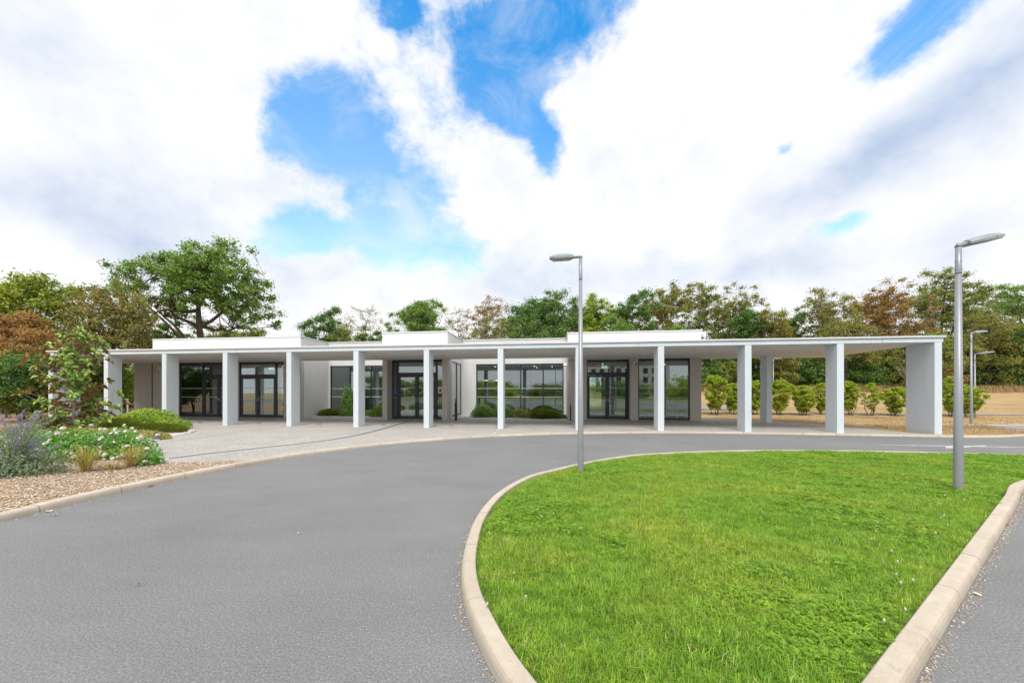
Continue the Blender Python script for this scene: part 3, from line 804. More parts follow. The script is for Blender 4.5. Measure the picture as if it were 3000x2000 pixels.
def door_unit(mapf, a0, a1, z0, z1, l, r, zt, name='door_frame', extra=()):
    """fixed frame from a0 to a1 with a pair of leaves between l and r under a fanlight; extra = side mullions"""
    mb = MB()
    mb.box(*mapf(a0, a1, 0, .1, z1 - FR, z1))
    mb.box(*mapf(a0, a0 + FR, .002, .098, z0, z1 - FR)); mb.box(*mapf(a1 - FR, a1, .002, .098, z0, z1 - FR))
    mb.box(*mapf(l, r, .004, .096, zt, zt + .14))
    for q in (l, r):
        if q - a0 > .1 and a1 - q > .1: mb.box(*mapf(q - .05, q + .05, .003, .097, z0, z1 - FR))
    L0 = l + (FR if l - a0 < .1 else .05); R0 = r - (FR if a1 - r < .1 else .05)
    bays = []
    if l - a0 > .1: bays.append((a0 + FR, l - .05)); mb.box(*mapf(a0 + FR, l - .05, .004, .096, z0, z0 + .10))
    if a1 - r > .1: bays.append((r + .05, a1 - FR)); mb.box(*mapf(r + .05, a1 - FR, .004, .096, z0, z0 + .10))
    w = mb.build(name, M['anthracite'], PV, bevel=.004)
    for (x0, x1) in bays:
        MB().box(*mapf(x0 - .01, x1 + .01, .036, .052, z0 + .09, z1 - FR + .01)).build('pane', M['glass'], w)
        for zz in (1.22, 1.73): MB().box(*mapf(x0, x1, .031, .034, zz, zz + .028)).build('frosted_strip', M['strip'], w)
    MB().box(*mapf(L0 - .01, R0 + .01, .036, .052, zt + .13, z1 - FR + .01)).build('fanlight_pane', M['glass'], w)
    mid = (L0 + R0) / 2
    for sgn, (x0, x1) in ((1, (L0 + .006, mid - .004)), (-1, (mid + .004, R0 - .006))):
        d = MB(); st_ = .105
        d.box(*mapf(x0, x0 + st_, .012, .085, z0 + .012, zt - .008)); d.box(*mapf(x1 - st_, x1, .012, .085, z0 + .012, zt - .008))
        d.box(*mapf(x0 + st_, x1 - st_, .013, .084, zt - .115, zt - .008)); d.box(*mapf(x0 + st_, x1 - st_, .013, .084, z0 + .012, z0 + .15))
        dl_ = d.build('door', M['anthracite'], PV, bevel=.004)
        MB().box(*mapf(x0 + st_ - .01, x1 - st_ + .01, .036, .052, z0 + .14, zt - .105)).build('pane', M['glass'], dl_)
        for zz in (1.22, 1.73): MB().box(*mapf(x0 + st_, x1 - st_, .031, .034, zz, zz + .028)).build('frosted_strip', M['strip'], dl_)
        hx = x1 - .05 if sgn > 0 else x0 + .05
        h = MB(); h.box(*mapf(hx - .018, hx + .018, .002, .014, 1.0, 1.2)); h.box(*mapf(hx - .012, hx + .012, -.045, .004, 1.10, 1.125))
        h.box(*mapf(min(hx, hx - sgn * .12), max(hx, hx - sgn * .12), -.06, -.04, 1.10, 1.125)); h.build('handle', M['steel'], dl_, bevel=.004)
    return w
door_unit(front(5.06), 1.80, 5.42, ZT + .02, 3.18, 3.34, 5.42, 2.40)
door_unit(front(5.06), 5.73, 8.55, ZT + .02, 3.18, 5.73, 8.04, 2.40)
glazing(front(TL + .06), 9.75, 14.3, .28, 3.18, (11.06, 12.46, 13.8))
door_unit(front(5.0), 15.02, 18.02, ZT + .02, 3.2, 15.33, 17.52, 2.44)
glazing(front(TL + .06), 19.16, 24.36, .28, 3.2, (20.5, 21.85, 23.17))
door_unit(front(6.2), 25.52, 27.72, ZT + .02, 3.2, 25.52, 27.72, 2.44)
glazing(front(TR_ + .06), 28.11, 30.66, ZT + .02, 3.2, (29.35,))
# glazed right flank of the middle block, matt panels
sidem = lambda a0, a1, d0, d1, z0, z1: (18.30 - d1, 18.30 - d0, a0, a1, z0, z1)
glazing(sidem, 5.28, 7.55, .18, 3.2, (6.45,), gm='frost', pname='frosted_pane', strips=False)
sm2 = lambda a0, a1, d0, d1, z0, z1: (31.17 - d1, 31.17 - d0, a0, a1, z0, z1)
glazing(sm2, 7.4, 10.8, ZT + .02, 3.1, (9.1,), strips=False)
for (a, b_, mu) in ((2.6, 5.4, (4.0,)), (6.6, 8.2, ()), (15.6, 17.4, ()), (25.4, 27.2, ())):
    glazing(front(12.86), a, b_, ZT + .02, 2.9, mu, strips=False)
# stickers and notices on the entrance glass
stk = tag(MB().box(15.10, 15.26, 5.024, 5.027, 1.44, 1.76).build('access_sticker', M['blue']), 'blue wheelchair access sticker on the middle entrance glass', 'sticker')
stk.location = (OX, OY, 0); stk.rotation_euler = (0, 0, -ANG)
q = MB(); q.box(15.10, 15.26, 5.019, 5.023, 1.44, 1.52); q.build('light_band', M['sky'], stk)
q = MB()   # wheelchair symbol: head, back, seat, leg and wheel ring
q.box(15.165, 15.185, 5.019, 5.023, 1.715, 1.735); q.box(15.168, 15.182, 5.019, 5.023, 1.625, 1.705); q.box(15.182, 15.215, 5.019, 5.023, 1.665, 1.677)
q.box(15.182, 15.222, 5.019, 5.023, 1.625, 1.638); q.box(15.212, 15.224, 5.019, 5.023, 1.57, 1.625); q.box(15.224, 15.24, 5.019, 5.023, 1.57, 1.58)
for k in range(10):
    an0 = R(100 + k * 26); cx_, cz_ = 15.182 + .040 * math.cos(an0), 1.600 + .040 * math.sin(an0)
    q.box(cx_ - .007, cx_ + .007, 5.019, 5.023, cz_ - .007, cz_ + .007)
q.build('wheelchair_symbol', M['white'], stk)
ntc = tag(MB().box(17.60, 17.84, 5.024, 5.027, 1.45, 1.80).build('warning_notice', M['paper']), 'white notice with a red triangle on the entrance glass', 'notice')
ntc.location = (OX, OY, 0); ntc.rotation_euler = (0, 0, -ANG)
q = MB(); q.v = [(17.63, 5.021, 1.55), (17.81, 5.021, 1.55), (17.72, 5.021, 1.73), (17.63, 5.0235, 1.55), (17.81, 5.0235, 1.55), (17.72, 5.0235, 1.73)]
q.f = [(0, 1, 2), (3, 5, 4), (0, 3, 4, 1), (1, 4, 5, 2), (2, 5, 3, 0)]; q.build('triangle', M['redsign'], ntc)
# downlights under the inner ceiling
def wobj(o, s, t, z=0, rz=0):
    o.location = W(s, t, z); o.rotation_euler = (0, 0, -ANG + rz); return o
dm = MB().tube([(0, 0, 0), (0, 0, .02)], [.055, .07], 12).mesh('downlight')
dg = MB().tube([(0, 0, -.004), (0, 0, .004)], .045, 12).mesh('downlight_bulb')
for k, (s, t) in enumerate([(3.9, 7.4), (6.9, 7.2), (16.5, 6.6), (16.6, 8.6), (20.1, 9.4), (22.6, 9.2), (22.7, 10.6), (23.7, 9.8), (26.6, 8.0), (30.2, 8.6), (11.6, 9.6)]):
    d = mesh_obj('downlight', dm, M['white']); wobj(d, s, t, 3.142)
    mesh_obj('bulb', dg, M['downlight'], d)
    tag(d, 'small glowing downlight set in the ceiling behind the glazing', 'downlight', 'ceiling downlights inside the pavilion')
for (s, nm) in ((7.1, 'pale exit sign hanging behind the left door fanlight'), (26.6, 'pale exit sign hanging behind the right door fanlight')):
    x = MB().box(-.16, .16, -.02, .02, 0, .14).build('exit_sign', M['exit']); wobj(x, s, 5.9 if s < 10 else 7.2, 2.86)
    q = MB(); q.box(-.10, -.09, -.005, .005, .14, .31); q.box(.09, .10, -.005, .005, .14, .31); q.build('hanger', M['steel'], x)
    tag(x, nm, 'exit sign')
# ================================================================== lamp posts
def lamp(name, label, x, y, z, hgt_, r0, r1, yaw, head_len, tilt, group='grey lamp posts', detail=True):
    e = empty(name, (x, y, z)); tag(e, label, 'lamp post', group)
    H = hgt_
    MB().tube([(0, 0, -.05), (0, 0, 0.0), (0, 0, .5), (0, 0, H - .42)], [r0, r0, r0 * .97, r1 * 1.04], 20).build('pole', M['steel'], e, smooth=True)
    cl = MB().tube([(0, 0, H - .42), (0, 0, H - .40), (0, 0, H - .03)], [r1 * 1.12, r1 * 1.12, r1], 20).build('collar', M['steel'], e, smooth=True)
    dx, dy = math.cos(yaw), math.sin(yaw)
    if detail:
        for k, zz in enumerate((H - .36, H - .24)):
            for an in (0, 2.1, 4.2):
                px, py = math.cos(an - 1.2) * r1 * 1.08, math.sin(an - 1.2) * r1 * 1.08
                MB().tube([(px * .9, py * .9, zz), (px * 1.08, py * 1.08, zz)], .007, 6).build('bolt', M['dark'], cl)
    arm_l = .12
    up = math.tan(tilt)
    MB().tube([(-dx * r1 * .6, -dy * r1 * .6, H - .025), (0, 0, H), (dx * arm_l, dy * arm_l, H + arm_l * up), (dx * (arm_l + .06), dy * (arm_l + .06), H + (arm_l + .06) * up)], [r1 * .95, r1 * .92, .030, .030], 12).build('arm', M['steel'], e, smooth=True)
    hd = MB(); nseg = 11; rings = []
    ws = head_len * .225
    for i in range(nseg):
        f = i / (nseg - 1)
        wv = ws * (.45 + .55 * min(1, f / .18)) if f < .18 else ws * (1.0 if f < .82 else math.sqrt(max(.02, 1 - ((f - .82) / .185) ** 2)))
        tv = .066 * (.7 + .3 * math.sin(math.pi * min(1, f * 1.1))) * (1 if f < .9 else .75)
        ring = []
        for (a_, b_) in ((-1, -.55), (-1, .1), (-.72, .75), (-.3, 1), (.3, 1), (.72, .75), (1, .1), (1, -.55)):
            ring.append((f * head_len, a_ * wv, b_ * tv))
        rings.append(ring)
    for r_ in rings: hd.v += r_
    for i in range(nseg - 1):
        for k in range(8):
            k2 = (k + 1) % 8
            hd.f.append((i * 8 + k, (i + 1) * 8 + k, (i + 1) * 8 + k2, i * 8 + k2))
    hd.f.append(tuple(range(8))); hd.f.append(tuple((nseg - 1) * 8 + k for k in range(7, -1, -1)))
    h = hd.build('lamp_head', M['headgrey'], e, bevel=.006, smooth=False)
    h.location = (dx * (arm_l + .02), dy * (arm_l + .02), H + (arm_l + .02) * up); h.rotation_euler = (0, -tilt, yaw)
    for (f0, f1) in ((.14, .48), (.52, .88)):
        MB().box(head_len * f0, head_len * f1, -ws * .72, ws * .72, -.0415, -.030).build('lens', M['lens'], h)
    if detail:
        sm = MB()
        for fx in (.60, .612):
            sm.v += [(head_len * fx, p_[1] * 1.012, p_[2] * 1.02) for p_ in rings[6]]
        sm.f = [(k, 8 + k, 8 + (k + 1) % 8, (k + 1) % 8) for k in range(8)] + [tuple(range(8)), tuple(range(15, 7, -1))]
        sm.build('cover_seam', M['flashing'], h)
        MB().box(head_len * -.02, head_len * .05, -ws * .40, ws * .40, -.022, .030).build('hinge', M['steel'], h, bevel=.006)
    return e
lamp('lamp_post', 'grey lamp post standing at the kerb of the lawn, head turned left', 1.54, 7.18, .06, 3.88, .054, .029, R(163), .42, R(2))
lamp('lamp_post', 'grey lamp post standing in the lawn on the right, head turned right', 6.80, 5.86, .06, 3.60, .054, .033, R(8), .58, R(13))
lamp('lamp_post', 'slim grey lamp post beside the path behind the right shrubs, nearer of two', 21.65, 18.15, .03, 4.18, .05, .032, R(6), .62, R(6), detail=False)
lamp('lamp_post', 'slim grey lamp post in the dry field on the right, farther of two', 28.6, 23.8, float(hgt(28.6, 23.8)), 3.75, .05, .032, R(-60), .62, R(6), detail=False)
lamp('lamp_post', 'distant lamp post seen between the colonnade columns', 26.2, 37.6, float(hgt(26.2, 37.6)), 3.65, .055, .035, R(5), .75, R(4), detail=False)

# ================================================================== small fittings outside
def bollard(s, t, h, r, label):
    e = empty('bollard', W(s, t, ZT), -ANG); tag(e, label, 'bollard')
    MB().box(-r, r, -r, r, 0, h * .80).build('post', M['dark'], e, bevel=.006)
    MB().box(-r * .75, r * .75, r * .1, r * .8, h * .80, h).build('light_slot', M['dark'], e, bevel=.004)
    MB().box(-r * 1.5, r * 1.5, -r * 1.5, r * 1.5, 0.0, .012).build('base_plate', M['dark'], e)
bollard(18.72, 4.45, 1.12, .06, 'black square bollard light beside the middle entrance')
bollard(24.62, 5.2, .85, .035, 'thin black post beside the right block wall')
def dome_camera(s, t, z, label, rz=0):
    e = empty('security_camera', W(s, t, z), -ANG + rz); tag(e, label, 'camera')
    MB().box(-.05, .05, .04, .10, -.06, .06).build('bracket', M['white'], e, bevel=.01)
    b = MB().tube([(0, .07, 0), (0, .03, 0), (0, -.02, 0), (0, -.06, 0), (0, -.085, 0)], [.05, .095, .10, .075, .02], 16).build('housing', M['white'], e, smooth=True)
    MB().tube([(.02, -.05, -.04), (.025, -.085, -.055), (.03, -.10, -.06)], [.05, .042, .01], 12).build('lens', M['dark'], b, smooth=True)
dome_camera(27.93, 5.6, 3.02, 'round white security camera on the pier between right door and window')
dome_camera(31.26, 5.85, 3.0, 'small white security camera on the right corner of the pavilion', R(90))
def wall_lamp(s, t, z, label, rz=0):
    e = empty('wall_lamp', W(s, t, z), -ANG + rz); tag(e, label, 'wall lamp')
    MB().box(-.06, .06, .0, .03, -.05, .08).build('back_plate', M['white'], e, bevel=.006)
    MB().tube([(0, -.06, -.07), (0, -.05, -.02), (0, -.03, .05), (0, -.02, .09)], [.15, .14, .09, .03], 16).build('shade', M['white'], e, smooth=True)
wall_lamp(.62, 4.965, 2.95, 'white bowl shaped wall lamp left of the left glazing')
wall_lamp(9.0, 4.965, 2.95, 'white bowl shaped wall lamp right of the left doors')
wall_lamp(24.46, 6.1, 3.0, 'white wall lamp on the flank of the right block', R(-90))
gl = MB().tube([(0, 0, 0), (0, 0, .012)], .11, 18).mesh('ground_light')
gl2 = MB().tube([(0, 0, .010), (0, 0, .016)], .085, 18).mesh('ground_light_glass')
for (s, t) in ((4.2, 1.0), (7.2, 1.0), (10.3, 1.0), (13.35, 1.0), (16.4, 1.0), (19.5, 1.0)):
    o = mesh_obj('ground_light', gl, M['steel']); wobj(o, s - .2, t + .1, .0515)
    mesh_obj('glass_disc', gl2, M['dark'], o)
    tag(o, 'small dark round light sunk in the paving behind a column', 'ground light', 'ground lights behind the columns')
# white tubular frame on the left
e = empty('bike_stand', (-24.3, 26.2, float(hgt(-24.3, 26.2))), R(20)); tag(e, 'white metal frame standing behind the canopy at the left wall', 'bike stand')
MB().box(-.2, -.12, -.04, .04, -.1, .95).build('upright', M['white'], e, bevel=.01); MB().box(.12, .2, -.04, .04, -.1, .95).build('upright', M['white'], e, bevel=.01)
MB().box(-.2, .2, -.041, .041, .95, 1.04).build('crossbar', M['white'], e, bevel=.01)

# ================================================================== things seen through the glass
def chair(label, s, t, rz, kind, group):
    e = empty('chair', W(s, t, .066), -ANG + rz); tag(e, label, 'chair', group)
    if kind == 'red':
        for sx in (-.2, .2):
            for sy in (-.2, .2):
                MB().tube([(sx * 1.12, sy * 1.12, 0), (sx, sy, .44)], .013, 6).build('leg', M['white'], e)
        MB().box(-.22, .22, -.22, .22, .44, .465).build('seat', M['redchair'], e, bevel=.01)
        b = MB()
        for i in range(6):
            b.box(-.22 + i * .078, -.22 + i * .078 + .045, .20, .215, .56, .86)
        for zz in (.54, .64, .74, .84): b.box(-.235, .235, .196, .219, zz, zz + .045)
        b.build('backrest', M['redchair'], e)
        for sx in (-.21, .21): MB().tube([(sx, .2, .45), (sx, .215, .86)], .011, 6).build('back_post', M['white'], e)
    else:
        m_ = M['greychair'] if kind == 'grey' else M['brownchair']
        MB().box(-.30, .30, -.28, .30, .26, .46).build('seat', m_, e, bevel=.05)
        MB().box(-.33, .33, .24, .37, .28, .84).build('backrest', m_, e, bevel=.05)
        for sx in (-1, 1): MB().box(min(sx * .27, sx * .36), max(sx * .27, sx * .36), -.26, .30, .27, .66).build('armrest', m_, e, bevel=.04)
        for sx in (-.24, .24):
            for sy in (-.22, .28): MB().tube([(sx * 1.1, sy * 1.1, 0), (sx, sy, .28)], .012, 6).build('leg', M['dark'], e)
    return e
ORD = ['leftmost', 'second', 'third', 'rightmost']
for k, s in enumerate((3.75, 4.35, 4.95)):
    chair(['leftmost', 'middle', 'rightmost'][k] + ' red lattice-back chair with white legs behind the left door pair', s, 7.6, 0, 'red', 'red chairs behind the left doors')
for k, s in enumerate((6.55, 7.12, 7.70, 8.25)):
    chair(ORD[k] + ' red lattice-back chair with white legs behind the second door pair', s, 7.5, R(4 * k - 6), 'red', 'red chairs behind the second doors')
e = empty('table', W(7.2, 8.4, .066), -ANG); tag(e, 'white table behind the red chairs of the left hall', 'table')
MB().box(-1.4, 1.4, -.4, .4, .71, .74).build('table_top', M['white'], e, bevel=.005)
for sx in (-1.3, 1.3):
    for sy in (-.33, .33): MB().tube([(sx, sy, 0), (sx, sy, .71)], .02, 8).build('leg', M['white'], e)
e = empty('lectern', W(6.15, 6.3, .066), -ANG); tag(e, 'small white stand just inside the second door pair', 'stand')
MB().box(-.16, .16, -.14, .14, 0, .03).build('base', M['white'], e); MB().box(-.03, .03, -.03, .03, .03, 1.02).build('post', M['white'], e); MB().box(-.2, .2, -.16, .16, 1.02, 1.10).build('desk_top', M['white'], e, bevel=.005)
chair('grey tub armchair behind the left pane of the right window', 28.55, 7.0, R(10), 'grey', 'armchairs in the waiting room')
chair('dark brown tub armchair next to the grey one in the right window', 29.15, 7.2, R(-8), 'brown', 'armchairs in the waiting room')
chair('dark brown tub armchair at the right end of the waiting room window', 30.1, 7.6, R(-5), 'brown', 'armchairs in the waiting room')
e = empty('low_table', W(30.0, 6.7, .066), -ANG); tag(e, 'low pale table before the armchairs in the right window', 'table')
MB().box(-.35, .35, -.25, .25, .40, .44).build('table_top', M['counter'], e, bevel=.005)
for sx in (-.3, .3):
    for sy in (-.2, .2): MB().box(sx - .02, sx + .02, sy - .02, sy + .02, 0, .40).build('leg', M['greychair'], e)
e = empty('reception_desk', W(20.2, 10.0, .066), -ANG); tag(e, 'pale green reception desk behind the middle right window', 'desk')
MB().box(-1.0, 1.0, -.3, .3, 0, 1.02).build('front_panel', M['counter'], e, bevel=.01); MB().box(-1.08, 1.08, -.36, .36, 1.02, 1.07).build('desk_top', M['white'], e, bevel=.006)
e = empty('side_cabinet', W(23.9, 9.2, .066), -ANG); tag(e, 'small grey cabinet at the right end of the middle right window', 'cabinet')
MB().box(-.3, .3, -.22, .22, 0, .85).build('body', M['inwall'], e, bevel=.006); MB().box(-.33, .33, -.25, .25, .85, .88).build('top', M['white'], e)
MB().box(-.24, .24, -.225, -.215, .45, .80).build('drawer_front', M['white'], e, bevel=.003)
for s in (19.55, 20.25):
    e = empty('pendant_lamp', W(s, 9.3, 3.16), -ANG); tag(e, 'black pendant lamp with a lit slot over the reception desk', 'pendant lamp', 'pendant lamps over the reception desk')
    MB().tube([(0, 0, 0), (0, 0, -.5)], .008, 6).build('cable', M['dark'], e)
    MB().box(-.15, .15, -.15, .15, -1.15, -.5).build('shade', M['dark'], e, bevel=.01)
    MB().box(-.11, .11, -.156, -.151, -.92, -.88).build('lit_slot', M['ledbar'], e)
e = empty('notice_screen', W(27.2, 9.4, .066), -ANG); tag(e, 'dark upright screen stand behind the right doors', 'screen')
MB().box(-.28, .28, -.03, .03, .7, 1.75).build('screen', M['dark'], e, bevel=.01); MB().box(-.04, .04, -.04, .04, .02, .7).build('post', M['steel'], e); MB().box(-.25, .25, -.2, .2, 0, .02).build('base', M['steel'], e)
e = empty('potted_yucca', W(15.85, 6.4, .066), -ANG); tag(e, 'potted yucca plant standing inside the middle entrance', 'plant')
MB().tube([(0, 0, 0), (0, 0, .4)], [.15, .19], 16).build('pot', M['dark'], e)
MB().tube([(0, 0, .4), (.03, 0, .9), (0, .02, 1.2)], [.04, .035, .03], 8).build('stem', M['bark'], e)
rng = np.random.default_rng(5)
yb = MB()
for k in range(46):
    an = rng.uniform(0, 6.28); el_ = rng.uniform(-.2, 1.3); L_ = rng.uniform(.45, .75)
    d = np.array([math.cos(an) * math.cos(el_), math.sin(an) * math.cos(el_), math.sin(el_)])
    p0 = np.array([0, 0, 1.1 + rng.uniform(-.15, .1)]); sd_ = np.array([-math.sin(an), math.cos(an), 0]) * .025
    p1 = p0 + d * L_ * .55; p2 = p0 + d * L_ + np.array([0, 0, -.12])
    b0 = len(yb.v); yb.v += [tuple(p0 - sd_ * .6), tuple(p0 + sd_ * .6), tuple(p1 + sd_), tuple(p1 - sd_), tuple(p2)]
    yb.f += [(b0, b0 + 1, b0 + 2, b0 + 3), (b0 + 3, b0 + 2, b0 + 4)]
M['yucca'] = leaf_mat('yucca_leaf', [(.02, .06, .015), (.04, .10, .02)], .2)
yb.build('leaves', M['yucca'], e)
# ================================================================== vegetation
LM = {
 'oak':    leaf_mat('oak_leaves',    [(.030, .068, .012), (.062, .118, .020), (.100, .165, .030), (.150, .190, .045)]),
 'dark':   leaf_mat('dark_leaves',   [(.018, .048, .010), (.038, .085, .016), (.062, .120, .024), (.090, .140, .030)]),
 'yellow': leaf_mat('yellowing_leaves', [(.045, .085, .010), (.095, .140, .013), (.150, .170, .015), (.210, .190, .018)]),
 'cherry': leaf_mat('cherry_leaves', [(.052, .085, .016), (.095, .118, .025), (.145, .115, .034), (.210, .092, .044)], clump=.35),
 'orange': leaf_mat('orange_leaves', [(.095, .065, .018), (.160, .092, .028), (.210, .110, .040), (.240, .130, .062)]),
 'rust':   leaf_mat('rust_leaves',   [(.075, .075, .020), (.130, .095, .026), (.180, .090, .028), (.220, .110, .045)]),
 'olive':  leaf_mat('olive_leaves',  [(.045, .070, .015), (.085, .112, .024), (.130, .140, .030), (.170, .155, .040)]),
 'tan':    leaf_mat('tan_leaves',    [(.055, .072, .016), (.098, .108, .024), (.145, .132, .030), (.185, .140, .040)]),
 'lime':   leaf_mat('lime_leaves',   [(.060, .110, .012), (.125, .185, .018), (.190, .240, .024), (.250, .255, .035)]),
 'shrub':  leaf_mat('shrub_leaves',  [(.060, .115, .008), (.125, .195, .010), (.225, .262, .012), (.300, .275, .014)], clump=.35, nscale=2.5),
 'hedge':  leaf_mat('hedge_leaves',  [(.022, .055, .012), (.048, .100, .020), (.080, .140, .026), (.120, .165, .032)]),
 'sparse': leaf_mat('sparse_leaves', [(.090, .100, .040), (.160, .150, .070), (.220, .180, .090)]),
 'rose':   leaf_mat('rose_leaves',   [(.025, .080, .016), (.055, .145, .024), (.095, .200, .035), (.140, .230, .045)], clump=.35, nscale=4),
 'heather': leaf_mat('heather_sprigs', [(.030, .045, .005), (.060, .080, .007), (.095, .110, .009), (.125, .130, .012)], clump=.4, nscale=5),
 'brightcover': leaf_mat('bright_groundcover', [(.060, .110, .008), (.115, .180, .012), (.170, .235, .018), (.215, .255, .028)], clump=.4, nscale=4),
 'drygrass': leaf_mat('dry_grass', [(.11, .065, .03), (.18, .12, .055), (.24, .18, .095)], .2),
 'tuft':   leaf_mat('ornamental_grass', [(.08, .12, .02), (.15, .17, .035), (.23, .175, .065), (.26, .15, .07)], .25),
 'mixcover': leaf_mat('mixed_groundcover', [(.06, .10, .02), (.14, .15, .03), (.24, .20, .05), (.28, .13, .06)], clump=.5, nscale=4),
 'sagegreen': leaf_mat('sage_leaves', [(.04, .07, .035), (.08, .11, .06), (.13, .15, .10)], .25),
 'sageflower': leaf_mat('sage_flowers', [(.085, .07, .16), (.13, .11, .22), (.19, .17, .27)], .3),
}
m, nt, b = mat_new('magnolia_leaf')
g = nd(nt, 'ShaderNodeNewGeometry'); oi = nd(nt, 'ShaderNodeObjectInfo')
rnd_ = mth(nt, 'FRACT', mth(nt, 'ADD', oi.outputs['Random'], g.outputs['Random Per Island']))
top = ramp(nt, rnd_, [(0, (.13, .25, .04)), (.5, (.23, .38, .06)), (1, (.36, .48, .11))])
und = ramp(nt, rnd_, [(0, (.32, .17, .055)), (.55, (.46, .25, .075)), (1, (.30, .36, .09))])
c = mixc_(nt, g.outputs['Backfacing'], top, und)
nt.links.new(c, b.inputs['Base Color']); b.inputs['Roughness'].default_value = .33; b.inputs['Specular IOR Level'].default_value = .4
M['magnolia'] = m
M['rosepetal'] = chips_mat('rose_petal', [(.78, .70, .66), (.82, .80, .76), (.80, .62, .62)], .6)
M['clover'] = simple('clover_head', (.55, .50, .42), .8, .2, 0, .1, 40)

def bez(p0, p1, p2, n):
    t = np.linspace(0, 1, n)[:, None]
    return (1 - t) ** 2 * p0 + 2 * t * (1 - t) * p1 + t * t * p2
def tubes_mesh(name, paths, seg=5):
    """many tapered tubes as one mesh: paths = list of (points (n,3), radii (n,))"""
    V = []; F = []; b = 0
    an = np.arange(seg) * 2 * np.pi / seg
    for P, r in paths:
        P = np.asarray(P, float); n = len(P)
        d = unit(np.gradient(P, axis=0))
        ref = np.where(np.abs(d[:, 2:3]) < .9, np.array([[0, 0, 1.]]), np.array([[1., 0, 0]]))
        e1 = unit(np.cross(d, ref)); e2 = np.cross(d, e1)
        ring = P[:, None, :] + (e1[:, None, :] * np.cos(an)[None, :, None] + e2[:, None, :] * np.sin(an)[None, :, None]) * np.asarray(r, float)[:, None, None]
        V.append(ring.reshape(-1, 3))
        i = np.arange(n - 1)[:, None] * seg + np.arange(seg)[None, :]
        i2 = np.arange(n - 1)[:, None] * seg + (np.arange(seg)[None, :] + 1) % seg
        F.append(np.stack([i2, i, i + seg, i2 + seg], -1).reshape(-1, 4) + b)
        b += n * seg
    V = np.concatenate(V); F = np.concatenate(F)
    me = raw_mesh(name, V, F.ravel(), np.arange(len(F)) * 4, np.full(len(F), 4))
    me.polygons.foreach_set('use_smooth', [True] * len(me.polygons))
    return me
def tree(name, label, cat, x, y, top, rx, crown_lo, lm, seed, clumps=120, leaves=110, ls=.24, trunk_r=.22, ry=None, bark='bark', group=None,
         lean=(0, 0), flat=.62, cr=.17, dens=1.0, lobes=8, z0=None, shell=.45, twig=.02, sink=.0, stems=1, trunk_h=None, skirt=False):
    rng = np.random.default_rng(seed)
    z0 = float(hgt(x, y)) if z0 is None else z0
    H = top - z0; ry = ry or rx
    lo = crown_lo * H; cz = (H + lo) / 2; rz = (H - lo) / 2
    # lumpy envelope
    ld = unit(rng.normal(size=(lobes, 3))); la = rng.uniform(.14, .50, lobes)
    D = unit(rng.normal(size=(clumps, 3)))
    D[:, 2] = np.where(D[:, 2] < -.55, -D[:, 2], D[:, 2])
    env = .80 + np.max(la[None] * np.clip(D @ ld.T, 0, 1) ** 4, axis=1)
    rr = rng.uniform(0, 1, clumps) ** shell * env
    Cn = D * rr[:, None] * np.array([rx, ry, rz]) + np.array([lean[0], lean[1], cz])
    if skirt:                                   # foliage down to the ground, widest a third of the way up
        zf = rng.uniform(0, 1, clumps) ** .9; aa = rng.uniform(0, 6.283, clumps)
        pr = np.where(zf > .38, np.sqrt(np.clip(1 - ((zf - .38) / .64) ** 2, 0, 1)), .72 + .28 * zf / .38) if skirt is True else np.interp(zf, [0, .3, .62, .85, 1], [.28, .72, 1, .78, .25])
        e2 = .84 + np.max(la[None] * np.clip(np.stack([np.cos(aa), np.sin(aa), zf * 2 - 1], 1) @ ld.T, 0, 1) ** 3, axis=1)
        q2 = pr * e2 * rng.uniform(0, 1, clumps) ** shell
        Cn = np.stack([np.cos(aa) * q2 * rx, np.sin(aa) * q2 * ry, lo + zf * (H - lo) * (.9 + .1 * e2)], 1)
    mz = float(np.max(Cn[:, 2] - cz)); Cn[:, 2] = np.where(Cn[:, 2] > cz, cz + (Cn[:, 2] - cz) * min(1.0, (H - cz) / mz), Cn[:, 2])
    Cn[:, 2] = np.clip(Cn[:, 2], lo * .9, H)
    # skeleton
    th = trunk_h * H if trunk_h else max(lo * .9, H * .22)
    paths = []; nodes = []
    for s_ in range(stems):
        off = np.array([rng.uniform(-.1, .1), rng.uniform(-.1, .1), 0]) * (stems > 1) * 3
        tp = bez(np.array([0, 0, -.2]) + off * .3, np.array([lean[0] * .1, lean[1] * .1, th * .6]) + off * .6, np.array([lean[0] * .45, lean[1] * .45, th]) + off, 7)
        tp[1:-1, :2] += rng.normal(size=(5, 2)) * trunk_r * .25
        rt = trunk_r / math.sqrt(stems)
        paths.append((tp, rt * np.array([1.45, 1.1, .98, .92, .86, .8, .74])))
        lead = bez(tp[-1], tp[-1] + np.array([rng.normal() * rx * .1, rng.normal() * ry * .1, (H - th) * .5]), np.array([lean[0] + rng.normal() * rx * .15, lean[1] + rng.normal() * ry * .15, H * .93]), 8)
        paths.append((lead, rt * .66 * np.linspace(1, .10, 8)))
        for i in range(1, 8): nodes.append((lead[i], rt * .6 * (1 - i / 9)))
        nodes.append((tp[-1], rt * .7))
        nl = 7 if stems == 1 else 3
        fa = rng.permutation(clumps)[:nl * 6]
        far = fa[np.argsort(-np.linalg.norm((Cn[fa] - tp[-1])[:, :2], axis=1))][:nl]
        for q in far:
            st = tp[-1] if rng.random() < .5 else lead[rng.integers(0, 4)]
            e_ = Cn[q]; md = st * .5 + e_ * .5 + np.array([0, 0, -rz * .05]) + rng.normal(size=3) * rx * .08
            L = bez(st, md, e_, 7); L[1:-1] += rng.normal(size=(5, 3)) * rx * .025
            r_ = rt * .40 * np.linspace(1, .15, 7)
            paths.append((L, r_))
            for i in range(2, 7): nodes.append((L[i], r_[i]))
